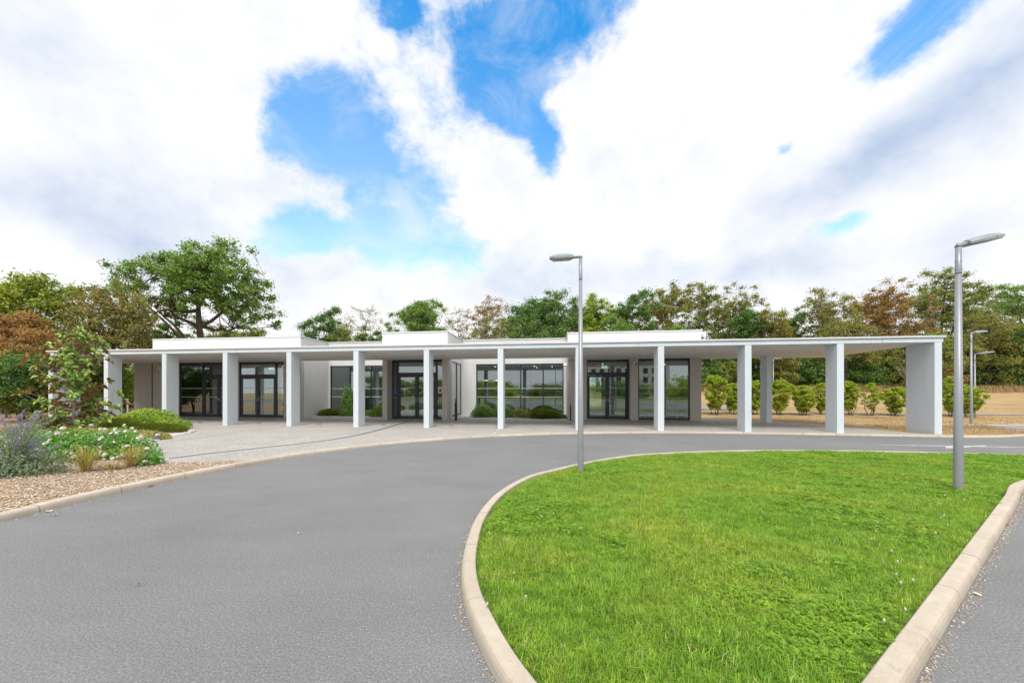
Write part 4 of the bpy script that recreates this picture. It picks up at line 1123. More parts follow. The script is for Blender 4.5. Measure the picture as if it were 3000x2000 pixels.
    NP = np.array([q[0] for q in nodes]); NR = np.array([q[1] for q in nodes])
    for q in range(clumps):
        dd = np.linalg.norm(NP - Cn[q], axis=1) + .6 * np.clip(NP[:, 2] - Cn[q][2], 0, None)
        k = int(np.argmin(dd))
        st = NP[k]; e_ = Cn[q]
        L = bez(st, st * .5 + e_ * .5 + rng.normal(size=3) * rx * .06, e_, 4)
        paths.append((L, np.linspace(min(NR[k] * .7, trunk_r * .16), twig * .5, 4)))
        for w_ in range(2):
            e2 = e_ + np.clip(rng.normal(size=3), -1, 1) * rx * cr * .62 * np.array([1, 1, .7])
            paths.append((np.stack([L[2], (L[2] + e2) / 2 + rng.normal(size=3) * .06, e2]), np.array([twig * .8, twig * .6, twig * .3])))
    e = empty(name, (x, y, z0 - sink)); tag(e, label, cat, group)
    mesh_obj('trunk', tubes_mesh('trunk', paths, 6), M[bark], e)
    n = int(leaves * dens)
    if n > 0:
        sz = rng.uniform(.7, 1.3, clumps) * rx * cr
        cc = np.repeat(np.arange(clumps), n)
        off = rng.normal(size=(len(cc), 3)); off = unit(off) * (np.clip(np.abs(rng.normal(size=(len(cc), 1))), 0, 1.7) * .62 + .12)
        P = Cn[cc] + off * sz[cc][:, None] * np.array([1.05, 1.05, flat * 1.15])
        Nn = unit(off * .6 + np.array([0, 0, .55]) + rng.normal(size=off.shape) * .55)
        L = ls * rng.uniform(.65, 1.3, len(cc))
        mesh_obj('crown', leaves_mesh('crown', P, Nn, L, L * rng.uniform(.5, .75, len(cc)), rng), LM[lm], e)
    return e
def tpx(name, label, cat, xp, hw, top, Y, crown_lo, lm, seed, **k):
    """a tree standing Y metres off, centred on photo column xp with crown half width hw and top row"""
    X = (xp - CX) / FPX * Y
    return tree(name, label, cat, X, Y, 1.5 + (HZ - top) / FPX * Y, hw / FPX * Y, crown_lo, lm, seed, **k)
GB = 'trees in the belt behind the pavilion'
# --- left
tpx('oak_tree', 'tall spreading oak with forked trunk rising behind the left roof', 'tree', 608, 190, 715, 36, .36, 'oak', 11, clumps=400, leaves=105, ls=.20, trunk_r=.46, cr=.098, lobes=14, shell=.40, flat=.7, lean=(-.6, 0), trunk_h=.30, ry=6.0)
tpx('maple_tree', 'yellowing green maple at the far left behind the planting bed', 'tree', 70, 165, 790, 27, .18, 'yellow', 12, clumps=230, leaves=110, ls=.19, trunk_r=.2, cr=.16, ry=3.2)
tpx('small_tree', 'orange brown autumn tree at the left picture edge', 'tree', 20, 110, 905, 23, .22, 'orange', 13, clumps=150, leaves=120, ls=.13, trunk_r=.12, cr=.19)
tpx('cherry_tree', 'reddish green cherry tree left of the tall oak', 'tree', 330, 128, 838, 26, .16, 'cherry', 14, clumps=210, leaves=95, ls=.15, trunk_r=.16, cr=.17, flat=1.0)
tpx('small_tree', 'low brown orange tree under the maple on the left', 'tree', 75, 95, 965, 21, .12, 'orange', 15, clumps=110, leaves=110, ls=.12, trunk_r=.1, cr=.2)
tpx('bush', 'dark green bush at the left edge behind the sage', 'bush', 60, 130, 1040, 19.5, .02, 'dark', 16, clumps=110, leaves=140, ls=.12, trunk_r=.06, cr=.26, stems=3)
tpx('bush', 'dark green bush behind the first two columns', 'bush', 260, 85, 1020, 28, .02, 'dark', 17, clumps=90, leaves=130, ls=.15, trunk_r=.06, cr=.27, stems=3)
tpx('bush', 'yellow green bush seen beside the left wall end', 'bush', 372, 62, 1085, 29.5, .02, 'lime', 18, clumps=70, leaves=120, ls=.13, trunk_r=.05, cr=.28, stems=3)
tpx('bush', 'olive green bush low at the left edge', 'bush', 120, 105, 1105, 21, .02, 'olive', 19, clumps=80, leaves=110, ls=.12, trunk_r=.05, cr=.27, stems=3)
tpx('pine_tree', 'bluish green tree between the cherry and the oak', 'tree', 465, 65, 935, 38, .1, 'dark', 20, clumps=90, leaves=110, ls=.2, trunk_r=.18, cr=.22)
tpx('broadleaf_tree', 'rounded olive green tree low to the right of the oak trunk', 'tree', 685, 95, 940, 46, .1, 'olive', 21, clumps=110, leaves=110, ls=.26, trunk_r=.25, cr=.2)
tpx('broadleaf_tree', 'yellow green bush below the oak limbs', 'tree', 530, 55, 950, 40, .1, 'lime', 22, clumps=60, leaves=90, ls=.22, trunk_r=.15, cr=.22)
tpx('broadleaf_tree', 'low dark tree peeping over the roof left of the gap', 'tree', 850, 48, 968, 52, .1, 'dark', 23, clumps=60, leaves=100, ls=.26, trunk_r=.2, cr=.24)
# --- middle
tpx('broadleaf_tree', 'dark round green tree just left of the middle roof block', 'tree', 962, 84, 908, 52, .15, 'dark', 24, clumps=160, leaves=171, ls=0.194, trunk_r=.3, cr=.17, group=GB)
tpx('bare_tree', 'thin almost leafless tree over the lower roof', 'tree', 1065, 80, 897, 55, .25, 'sparse', 25, clumps=170, leaves=10, ls=0.158, trunk_r=.2, cr=.17, bark='palebark', twig=.03, flat=1, group=GB)
tpx('broadleaf_tree', 'small dark tree beside the leafless one', 'tree', 1090, 43, 950, 50, .12, 'dark', 26, clumps=60, leaves=156, ls=0.180, trunk_r=.2, cr=.22, group=GB)
tpx('broadleaf_tree', 'fresh green rounded tree above the middle roof block', 'tree', 1232, 96, 860, 50, .2, 'oak', 27, clumps=190, leaves=171, ls=0.187, trunk_r=.3, cr=.15, group=GB)
tpx('bare_tree', 'bare twiggy tree right of the fresh green one', 'tree', 1345, 59, 900, 55, .2, 'sparse', 28, clumps=130, leaves=7, ls=0.158, trunk_r=.18, cr=.2, bark='palebark', twig=.03, flat=1, group=GB)
tpx('broadleaf_tree', 'thin tree with reddish brown leaves on its left side', 'tree', 1425, 87, 866, 52, .18, 'rust', 29, clumps=150, leaves=52, ls=0.173, trunk_r=.22, cr=.16, bark='palebark', twig=.03, group=GB)
tpx('broadleaf_tree', 'olive thin tree under the reddish one', 'tree', 1440, 89, 925, 49, .12, 'olive', 30, clumps=90, leaves=93, ls=0.173, trunk_r=.2, cr=.19, bark='palebark', group=GB)
tpx('oak_tree', 'broad dark green oak left of the kerb lamp post', 'tree', 1592, 128, 852, 50, .14, 'dark', 31, clumps=260, leaves=163, ls=0.194, trunk_r=.35, cr=.14, lobes=11, group=GB)
tpx('broadleaf_tree', 'yellow green tree right of the kerb lamp post', 'tree', 1752, 75, 850, 50, .12, 'lime', 32, clumps=150, leaves=163, ls=0.187, trunk_r=.25, cr=.17, group=GB)
tpx('broadleaf_tree', 'dark green tree over the right roof block', 'tree', 1852, 75, 858, 49, .1, 'dark', 33, clumps=150, leaves=171, ls=0.187, trunk_r=.25, cr=.18, group=GB)
tpx('ailanthus_tree', 'tall olive tan tree over the right roof block', 'tree', 1945, 91, 832, 53, .15, 'tan', 34, clumps=170, leaves=102, ls=0.202, trunk_r=.25, cr=.15, bark='palebark', group=GB)
tpx('ailanthus_tree', 'tallest olive tan tree at the right roof end', 'tree', 2050, 84, 812, 54, .15, 'olive', 35, clumps=170, leaves=102, ls=0.202, trunk_r=.25, cr=.15, bark='palebark', group=GB)
tpx('broadleaf_tree', 'low dark green tree behind the right roof parapet', 'tree', 1980, 80, 940, 47, .06, 'oak', 36, clumps=90, leaves=171, ls=0.180, trunk_r=.2, cr=.2, group=GB)
tpx('broadleaf_tree', 'green tree filling the gap left of the kerb lamp post', 'tree', 1690, 60, 880, 54, .1, 'oak', 50, clumps=120, leaves=144, ls=0.194, trunk_r=.2, cr=.19, group=GB)
tpx('broadleaf_tree', 'olive tree filling behind the broad oak', 'tree', 1500, 60, 900, 56, .1, 'olive', 51, clumps=110, leaves=108, ls=0.194, trunk_r=.2, cr=.19, group=GB)
tpx('broadleaf_tree', 'green tree low behind the right roof block', 'tree', 1800, 75, 925, 46, .06, 'oak', 52, clumps=110, leaves=144, ls=0.176, trunk_r=.2, cr=.19, group=GB)
tpx('broadleaf_tree', 'olive tree low over the lower roof', 'tree', 1020, 60, 955, 48, .06, 'olive', 53, clumps=90, leaves=120, ls=0.176, trunk_r=.2, cr=.2, group=GB)
tpx('broadleaf_tree', 'dark tree low behind the second lower roof', 'tree', 1590, 110, 950, 46, .06, 'hedge', 54, clumps=130, leaves=132, ls=0.176, trunk_r=.2, cr=.17, group=GB)
# --- right
tpx('ailanthus_tree', 'olive crowned tree right of the roof end', 'tree', 2168, 80, 834, 54, .22, 'tan', 37, clumps=150, leaves=85, ls=0.202, trunk_r=.22, cr=.16, bark='palebark', group=GB)
tpx('broadleaf_tree', 'dark green tree right of the roof end', 'tree', 2182, 59, 885, 50, .1, 'dark', 38, clumps=120, leaves=156, ls=0.180, trunk_r=.2, cr=.19, group=GB)
tpx('broadleaf_tree', 'brownish tree over the canopy behind the rear column', 'tree', 2262, 75, 895, 50, .08, 'tan', 39, clumps=130, leaves=147, ls=0.180, trunk_r=.2, cr=.19, group=GB)
tpx('broadleaf_tree', 'dark tree between the brownish ones over the canopy', 'tree', 2318, 48, 905, 56, .1, 'dark', 40, clumps=90, leaves=156, ls=0.194, trunk_r=.2, cr=.2, group=GB)
tpx('broadleaf_tree', 'olive tree with visible limbs right of the dark one', 'tree', 2420, 93, 850, 55, .16, 'tan', 41, clumps=170, leaves=116, ls=0.202, trunk_r=.25, cr=.15, bark='palebark', group=GB)
tpx('broadleaf_tree', 'rusty red brown tree above the last columns', 'tree', 2588, 105, 814, 56, .12, 'rust', 42, clumps=200, leaves=132, ls=0.202, trunk_r=.26, cr=.15, bark='palebark', group=GB)
tpx('broadleaf_tree', 'brown tree low over the canopy end', 'tree', 2480, 103, 930, 49, .05, 'tan', 43, clumps=120, leaves=156, ls=0.180, trunk_r=.2, cr=.19, group=GB)
tpx('broadleaf_tree', 'tall dark olive tree behind the lawn lamp post', 'tree', 2765, 114, 793, 56, .12, 'olive', 244, clumps=230, leaves=147, ls=0.202, trunk_r=.3, cr=.14, group=GB)
tpx('broadleaf_tree', 'brown tinged tree right of the lawn lamp post', 'tree', 2895, 103, 905, 50, .05, 'tan', 45, clumps=160, leaves=156, ls=0.187, trunk_r=.24, cr=.17, group=GB)
tpx('broadleaf_tree', 'dark flat topped tree at the right picture edge', 'tree', 2985, 142, 822, 56, .3, 'oak', 46, clumps=210, leaves=140, ls=0.194, trunk_r=.3, cr=.14, flat=.4, group=GB)
tpx('broadleaf_tree', 'dark green tree low at the right picture edge', 'tree', 2995, 91, 945, 50, .05, 'dark', 47, clumps=110, leaves=156, ls=0.187, trunk_r=.22, cr=.19, group=GB)
tpx('broadleaf_tree', 'olive tree seen just right of the canopy end', 'tree', 2730, 91, 955, 44, .04, 'olive', 48, clumps=120, leaves=147, ls=0.166, trunk_r=.2, cr=.19, group=GB)
# undergrowth at the foot of the belt, seen under the canopy and right of it
ug = [(2072, 46, 1010, 44, 'dark', 'dark undergrowth bush right beside the right wall'), (2120, 40, 1062, 43, 'olive', 'olive bush under the canopy behind the first round shrub'),
      (2200, 50, 1030, 47, 'dark', 'dark bush under the canopy left of the rear column'), (2285, 40, 1045, 44, 'tan', 'tan bush behind the distant lamp'),
      (2345, 46, 1040, 46, 'dark', 'dark bush right of the distant lamp'), (2405, 45, 1060, 44, 'hedge', 'green bush left of the eleventh column'),
      (2500, 52, 1050, 44, 'hedge', 'green bush right of the eleventh column'), (2570, 58, 1015, 47, 'dark', 'dark bush behind the gap before the last column'),
      (2630, 55, 1000, 45, 'olive', 'olive bush left of the last column'), (2745, 45, 1060, 43, 'rust', 'brownish bush right of the last column'),
      (2800, 52, 1040, 46, 'dark', 'dark bush behind the lawn lamp post'), (2870, 58, 1010, 45, 'olive', 'olive bush behind the two slim lamp posts'),
      (2945, 55, 1030, 45, 'dark', 'dark bush near the right picture edge'), (2020, 60, 1000, 44, 'hedge', 'green bush hidden half by the right wall'), (3010, 60, 1040, 44, 'hedge', 'green bush cut by the right picture edge')]
for k, (xp, hw, tp_, Y, lm, lb) in enumerate(ug):
    tpx('bush', lb, 'bush', xp, hw * 1.15, tp_, Y + 6, .0, lm, 60 + k, clumps=110, leaves=110, ls=.21, trunk_r=.06, cr=.25, stems=3, sink=.1, skirt=True, shell=.35)
# the row of round shrubs in the dry grass
sh = [(2092, 36, 1100, 25.0, 'tall round bright green shrub nearest the right wall'), (2150, 30, 1124, 25.4, 'green shrub half hidden by the tenth column'), (2212, 32, 1116, 25.2, 'green shrub left of the rear column'),
      (2284, 36, 1116, 25.0, 'green shrub right of the rear column'), (2352, 34, 1132, 24.8, 'wide yellow green shrub in the bay before the eleventh column'), (2408, 28, 1124, 25.2, 'green shrub half hidden by the eleventh column'),
      (2488, 28, 1118, 24.8, 'round green shrub just right of the eleventh column'), (2552, 26, 1122, 24.6, 'thin yellowish shrub between the last two columns'), (2622, 37, 1136, 24.5, 'wide spreading shrub left of the last column'),
      (2786, 30, 1104, 24.0, 'tall green shrub right of the last column'), (2842, 34, 1134, 23.6, 'round yellow green shrub by the slim lamp post')]
for k, (xp, hw, tp_, Y, lb) in enumerate(sh):
    tpx('round_shrub', lb, 'shrub', xp, hw * .97, tp_, Y, .14, 'shrub', 90 + k, clumps=180 if k != 7 else 80, leaves=125 if k != 7 else 80, ls=.068, skirt='vase', trunk_r=.045, cr=.16, lobes=4, stems=4, twig=.008, group='round shrubs planted in a row in the dry grass', shell=.5, trunk_h=.2)
# a low thicket behind the undergrowth closes the view below the crowns
tk = [(2040 + k * 74, 52 + 8 * (k % 3), 1046 - 22 * ((k * 7) % 4), 57 + 2 * (k % 2), ('dark', 'hedge', 'olive')[k % 3]) for k in range(14)]
for k, (xp, hw, tp_, Y, lm) in enumerate(tk):
    tpx('thicket_bush', 'dark thicket bush at the back of the belt, number %s from the roof end' % ('one two three four five six seven eight nine ten eleven twelve thirteen fourteen'.split()[k]), 'bush', xp, hw * 1.2, tp_, Y, .0, lm, 140 + k, clumps=90, leaves=100, ls=.27, trunk_r=.06, cr=.26, stems=3, sink=.1, skirt=True, shell=.35, group='thicket at the back of the tree belt')
hb = [(-40, 80, 1030, 27, 'dark', 'dark hedge bush cut by the left picture edge'), (40, 75, 1062, 29, 'hedge', 'green hedge bush low at the left under the orange tree'), (135, 75, 1050, 30, 'dark', 'dark hedge bush left of the first column'),
      (215, 70, 1066, 31, 'hedge', 'green hedge bush behind the magnolia'), (300, 70, 1060, 33, 'dark', 'dark hedge bush between the first two columns'), (345, 60, 1040, 36, 'olive', 'olive hedge bush right of the second column')]
for k, (xp, hw, tp_, Y, lm, lb) in enumerate(hb):
    tpx('hedge_bush', lb, 'bush', xp, hw * 1.15, tp_, Y, .0, lm, 160 + k, clumps=100, leaves=120, ls=.15, trunk_r=.05, cr=.25, stems=3, sink=.1, skirt=True, shell=.35)
for k, (x, y, h_) in enumerate(((-19.5, 39.5, 3.6), (-16.2, 40.0, 3.9), (-12.8, 39.6, 3.4))):
    tree('garden_bush', ['left', 'middle', 'right'][k] + ' of three bright bushes seen through the left glazing', 'bush', x, y, h_, 1.9, .0, 'shrub', 180 + k, clumps=90, leaves=110, ls=.14, trunk_r=.05, cr=.25, stems=3, skirt=True, shell=.35)
# a young trunk beside the last column
tpx('young_tree', 'thin young tree whose trunk shows left of the last column', 'tree', 2664, 40, 960, 21.0, .45, 'olive', 120, clumps=50, leaves=60, ls=.12, trunk_r=.09, cr=.22, bark='palebark')
# trees and a block across the road, seen only as reflections in the glazing
far = [(-62, -66, 'oak', 10), (-44, -70, 'olive', 8), (-27, -66, 'lime', 7), (-9, -72, 'olive', 5.5), (8, -68, 'hedge', 6), (25, -66, 'lime', 7.5), (44, -70, 'oak', 9), (64, -64, 'olive', 10)]
for k, (x, y, lm, H_) in enumerate(far):
    H_ = H_ * .62
    tree('street_tree', 'green tree across the road, number %s from the left in the window reflections' % ('one two three four five six seven eight'.split()[k]), 'tree', x, y, H_, 9.5, .0, lm, 200 + k, clumps=110, leaves=90, ls=.5, trunk_r=.3, cr=.17, skirt=True, group='trees across the road reflected in the glazing')
blk = empty('apartment_block', (14, -135, 0), 0); tag(blk, 'pale apartment block mirrored in the window glass', 'building')
MB().box(-16, 16, -5, 5, -.2, 12.5).build('wall', M['render'], blk)
for i in range(9):
    for j in range(3):
        MB().box(-14.4 + i * 3.4, -12.6 + i * 3.4, 4.9, 5.06, 2 + j * 3.6, 4.2 + j * 3.6).build('window', M['anthracite'], blk)

# ---- low plants ------------------------------------------------------------
def dome_leaves(name, lm, rx, ry, h, n, ls, seed, parent, aspect=.5, spiky=0.0, base=0.0, jit=.10, lumps=6):
    rng = np.random.default_rng(seed)
    D = unit(rng.normal(size=(n, 3))); D[:, 2] = np.abs(D[:, 2])
    ld = unit(np.abs(rng.normal(size=(lumps, 3))) * np.array([1, 1, 1]) * np.sign(rng.normal(size=(lumps, 3)) * np.array([1, 1, 0]) + np.array([0, 0, 1])))
    env = .78 + np.max(rng.uniform(.08, .36, lumps)[None] * np.clip(D @ ld.T, 0, 1) ** 6, axis=1)
    r = env * (1 - np.abs(rng.normal(size=n)) * jit * 1.6)
    P = D * r[:, None] * np.array([rx, ry, h]); P[:, 2] += base
    if spiky:
        N_ = unit(np.cross(D, rng.normal(size=(n, 3))))
        up = unit(D * .5 + np.array([0, 0, spiky]) + rng.normal(size=(n, 3)) * .35)
        L = ls * rng.uniform(.6, 1.3, n)
        me = leaves_mesh(name, P, N_, L, L * aspect, rng, .1, up)
    else:
        N_ = unit(D + np.array([0, 0, .3]) + rng.normal(size=(n, 3)) * .6)
        L = ls * rng.uniform(.6, 1.35, n)
        me = leaves_mesh(name, P, N_, L, L * aspect, rng)
    return mesh_obj(name, me, LM[lm], parent)
def stems_part(parent, n, rx, ry, h, r, seed, mat='bark'):
    rng = np.random.default_rng(seed); paths = []
    for k in range(n):
        a = rng.uniform(0, 6.28); q = rng.uniform(.3, .85)
        e_ = np.array([math.cos(a) * rx * q, math.sin(a) * ry * q, h * rng.uniform(.5, .9)])
        paths.append((bez(np.array([e_[0] * .15, e_[1] * .15, -.05]), np.array([e_[0] * .4, e_[1] * .4, h * .5]), e_, 4), np.array([r, r * .8, r * .6, r * .3])))
    return mesh_obj('stems', tubes_mesh('stems', paths, 5), M[mat], parent)
def low(name, label, cat, x, y, rx, ry, h, lm, n, ls, seed, group=None, z=.055, rz=0.0, **k):
    e = empty(name, (x, y, z), rz); tag(e, label, cat, group)
    dome_leaves('foliage', lm, rx, ry, h, n, ls, seed, e, **k)
    dome_leaves('inner_foliage', lm, rx * .8, ry * .8, h * .78, n // 2, ls * 1.2, seed + 500, e, jit=.3, **{q: v for q, v in k.items() if q in ('aspect', 'spiky')})
    stems_part(e, 14, rx, ry, h, .012, seed)
    return e
# planting bed, back to front
low('groundcover_mound', 'bright yellow green mound of groundcover before the third column', 'groundcover', -14.1, 16.1, 1.35, 1.0, .88, 'brightcover', 5200, .085, 301, aspect=.6)
low('groundcover_mound', 'smaller bright green mound spilling to the right', 'groundcover', -12.9, 15.55, 1.1, .7, .55, 'brightcover', 3400, .08, 302, aspect=.6)
low('heather_mound', 'low olive green heather mound at the tip of the bed', 'heather', -11.95, 14.35, 1.0, .75, .40, 'heather', 9000, .075, 303, aspect=.16, spiky=.7)
low('heather_mound', 'olive green heather behind the rose bushes', 'heather', -13.1, 14.1, 1.2, .7, .52, 'heather', 8000, .075, 304, aspect=.16, spiky=.7)
low('heather_mound', 'small dark heather cushion between magnolia and roses', 'heather', -11.4, 10.9, .75, .5, .42, 'heather', 6000, .07, 305, aspect=.16, spiky=.7)
low('groundcover_patch', 'loose reddish green groundcover below the magnolia', 'groundcover', -12.9, 12.6, 1.5, .9, .42, 'mixcover', 3800, .075, 306)
low('groundcover_patch', 'yellowish groundcover right of the magnolia', 'groundcover', -10.9, 12.4, .9, .7, .34, 'mixcover', 2600, .07, 307)
low('groundcover_patch', 'greenish groundcover at the left edge behind the sage', 'groundcover', -13.8, 11.0, 1.6, 1.0, .5, 'mixcover', 3600, .08, 308)
low('groundcover_patch', 'tangled low plants around the second column foot', 'groundcover', -15.9, 16.4, 1.3, .8, .62, 'mixcover', 3000, .09, 309)
low('groundcover_patch', 'olive low plants behind the magnolia', 'groundcover', -17.2, 16.0, 1.6, 1.0, .6, 'olive', 3000, .10, 310)
# dry twig growing at the second column
e = empty('thin_sapling', (-14.1, 14.6, .05)); tag(e, 'thin leafless sapling before the second column', 'sapling')
rng = np.random.default_rng(77); paths = []
for k in range(9):
    en = np.array([rng.normal() * .28, rng.normal() * .2, rng.uniform(.9, 1.75)])
    paths.append((bez(np.array([0, 0, -.05]), np.array([en[0] * .2, en[1] * .2, en[2] * .6]), en, 6), np.linspace(.010, .003, 6)))
mesh_obj('twigs', tubes_mesh('twigs', paths, 4), M['palebark'], e)
# rose bushes with flowers
def rose_mesh(seed):
    rng = np.random.default_rng(seed); n = 16
    an = rng.uniform(0, 6.28, n); el_ = rng.uniform(.1, 1.4, n)
    D = np.stack([np.cos(an) * np.cos(el_), np.sin(an) * np.cos(el_), np.sin(el_)], 1)
    return leaves_mesh('rose_flower', D * .028, unit(D + rng.normal(size=D.shape) * .25), .05, .045, rng, .2)
RM = [rose_mesh(k) for k in range(3)]
for q in RM: q.materials.append(M['rosepetal'])
def rose_bush(label, x, y, rx, ry, h, seed, nf):
    e = empty('rose_bush', (x, y, .055)); tag(e, label, 'rose bush', 'rose bushes in the planting bed')
    dome_leaves('foliage', 'rose', rx, ry, h, int(4600 * rx * h / .6), .055, seed, e, aspect=.62, jit=.34, lumps=14)
    dome_leaves('inner_foliage', 'rose', rx * .75, ry * .75, h * .75, 1800, .06, seed + 9, e, aspect=.62, jit=.4)
    stems_part(e, 22, rx, ry, h, .007, seed)
    rng = np.random.default_rng(seed + 3)
    for k in range(int(nf * 1.7)):
        D = unit(rng.normal(size=3) * np.array([1, 1, .8])); D[2] = abs(D[2]); D[1] = -abs(D[1]) if rng.random() < .75 else D[1]
        f = mesh_obj('flower', RM[k % 3], None, e); f.location = D * np.array([rx, ry, h]) * rng.uniform(.92, 1.06)
        f.rotation_euler = (rng.uniform(-.5, .9), rng.uniform(-.5, .5), rng.uniform(0, 6)); s_ = rng.uniform(.7, 1.35); f.scale = (s_,) * 3
rose_bush('large rose bush with pale flowers in the middle of the bed', -8.95, 8.8, .95, .7, .72, 401, 26)
rose_bush('rose bush with white flowers at the right end of the bed', -8.2, 9.0, .66, .55, .62, 402, 18)
rose_bush('rose bush with pale flowers left of the tall grass tuft', -9.7, 8.7, .85, .65, .66, 403, 16)
rose_bush('rose bush behind the sage on the left', -10.4, 9.0, .9, .65, .70, 404, 12)
rose_bush('small rose bush at the bark edge under the roses', -6.95, 8.0, .34, .28, .30, 405, 2)
rose_bush('rose bush with pink flowers before the white gravel', -10.0, 10.6, .75, .5, .55, 406, 14)
# ornamental grass tufts
def blades_mesh(name, n, h, spread, w, seed, droop=.5):
    rng = np.random.default_rng(seed); V = []; F = []; b = 0
    for k in range(n):
        a = rng.uniform(0, 6.28); L = h * rng.uniform(.55, 1.15); sp = spread * rng.uniform(.15, 1.0)
        d = np.array([math.cos(a), math.sin(a), 0]); s_ = np.array([-d[1], d[0], 0]) * w * rng.uniform(.6, 1.2)
        b0 = d * rng.uniform(0, .06)
        pts = [b0, b0 + d * sp * .35 + np.array([0, 0, L * .6]), b0 + d * sp * .75 + np.array([0, 0, L * .92]), b0 + d * sp * 1.15 + np.array([0, 0, L * (1 - droop * rng.uniform(.1, .7))])]
        wd = [.8, 1, .7, .05]
        for p, q in zip(pts, wd): V += [p - s_ * q, p + s_ * q]
        for i in range(3): F.append((b + 2 * i, b + 2 * i + 1, b + 2 * i + 3, b + 2 * i + 2))
        b += 8
    F = np.array(F)
    return raw_mesh(name, np.array(V), F.ravel(), np.arange(len(F)) * 4, np.full(len(F), 4))
def tuft(name, label, x, y, n, h, spread, w, seed, lm='tuft', group=None):
    e = empty(name, (x, y, .05)); tag(e, label, 'grass tuft', group)
    mesh_obj('blades', blades_mesh('blades', n, h, spread, w, seed), LM[lm], e)
tuft('grass_tuft', 'yellow green grass tuft in front of the rose bushes', -7.42, 7.25, 150, .50, .42, .006, 501)
tuft('grass_tuft', 'straw coloured grass tuft right of the yellow green one', -7.05, 7.72, 110, .42, .36, .006, 502)
tuft('grass_tuft', 'flattened dry grass tuft between the two upright ones', -7.15, 7.45, 90, .16, .48, .006, 503, 'drygrass')
tuft('grass_tuft', 'small dry tuft near the left edge of the bark', -8.6, 6.9, 60, .18, .3, .005, 504, 'drygrass')
# russian sage at the left edge
e = empty('sage_bush', (-8.5, 7.05, .05)); tag(e, 'big sprawling sage bush with lilac flower spikes at the left edge', 'sage bush')
dome_leaves('foliage', 'sagegreen', .95, .65, .62, 5200, .06, 520, e, aspect=.4, jit=.35)
rng = np.random.default_rng(521); stp = []
for k in range(62):
    a = rng.uniform(-.9, 2.6) if k < 40 else rng.uniform(0, 6.28); sp = rng.uniform(.4, 1.5); hh = rng.uniform(.5, 1.2)
    en = np.array([math.cos(a) * sp, math.sin(a - .9) * sp * .55, hh])
    P = bez(np.array([rng.normal() * .1, rng.normal() * .1, 0]), np.array([en[0] * .35, en[1] * .35, hh * .8]), en, 8)
    stp.append((P, np.linspace(.006, .002, 8)))
    q = rng.uniform(.35, .99, 110)[:, None] ** .8
    i = q[:, 0] * 7; i0 = np.minimum(i.astype(int), 6); f = (i - i0)[:, None]
    C_ = P[i0] * (1 - f) + P[i0 + 1] * f + rng.normal(size=(110, 3)) * .014
    mesh_obj('flower_spike', leaves_mesh('flower_spike', C_, unit(rng.normal(size=C_.shape)), .018, .014, rng), LM['sageflower'] if k % 3 else LM['sagegreen'], e)
mesh_obj('stems', tubes_mesh('stems', stp, 4), LM['sagegreen'], e)
# magnolia: trunk, limbs and big two-coloured leaves in rosettes
mg = empty('magnolia_tree', (-13.75, 13.0, .05)); tag(mg, 'young magnolia with glossy leaves, rusty underneath, in the planting bed', 'tree')
rng = np.random.default_rng(610); paths = []; tips = []
tr_ = bez(np.array([0, 0, -.1]), np.array([.08, 0, 1.6]), np.array([.0, 0, 3.25]), 10); tr_[1:-1, :2] += rng.normal(size=(8, 2)) * .02
paths.append((tr_, np.linspace(.05, .012, 10)))
tips.append((tr_[-1], np.array([0, 0, 1.])))
for k in range(84):
    f = rng.uniform(.03, .97) ** 1.15; i = f * 9; i0 = min(int(i), 8); st = tr_[i0] * (1 - (i - i0)) + tr_[i0 + 1] * (i - i0)
    prof = 1.5 * (1 - f * .55) * (.55 + .45 * min(1, f / .18))
    a = k * 2.4 + rng.normal() * .3; L = prof * rng.uniform(.55, 1.1)
    en = st + np.array([math.cos(a) * L, math.sin(a) * L * .8, L * rng.uniform(.25, .65)])
    P = bez(st, st * .5 + en * .5 + np.array([0, 0, -L * .12]), en, 6)
    paths.append((P, np.linspace(.018, .005, 6)))
    for q in (1.0, .78, .55):
        pq = P[int(q * 5)]; tips.append((pq + rng.normal(size=3) * .05, unit(en - st + np.array([0, 0, .35]) * L)))
mesh_obj('trunk', tubes_mesh('trunk', paths, 6), M['palebark'], mg)
crown = empty('crown', (0, 0, 0), 0, mg)
LFm = []
for k in range(3):
    q = MB(); L = .155; w = .029 + .004 * k; c_ = .012 + .01 * k
    q.v = [(0, 0, 0), (L * .3, -w * .85, c_), (L * .65, -w, c_ * .6), (L, 0, -c_ * 1.5), (L * .65, w, c_ * .6), (L * .3, w * .85, c_), (L * .5, 0, -.006)]
    q.f = [(0, 1, 6), (1, 2, 6), (2, 3, 6), (3, 4, 6), (4, 5, 6), (5, 0, 6)]
    me = q.mesh('leaf', True); me.materials.append(M['magnolia']); LFm.append(me)
allv = []; allf = []; cnt = 0
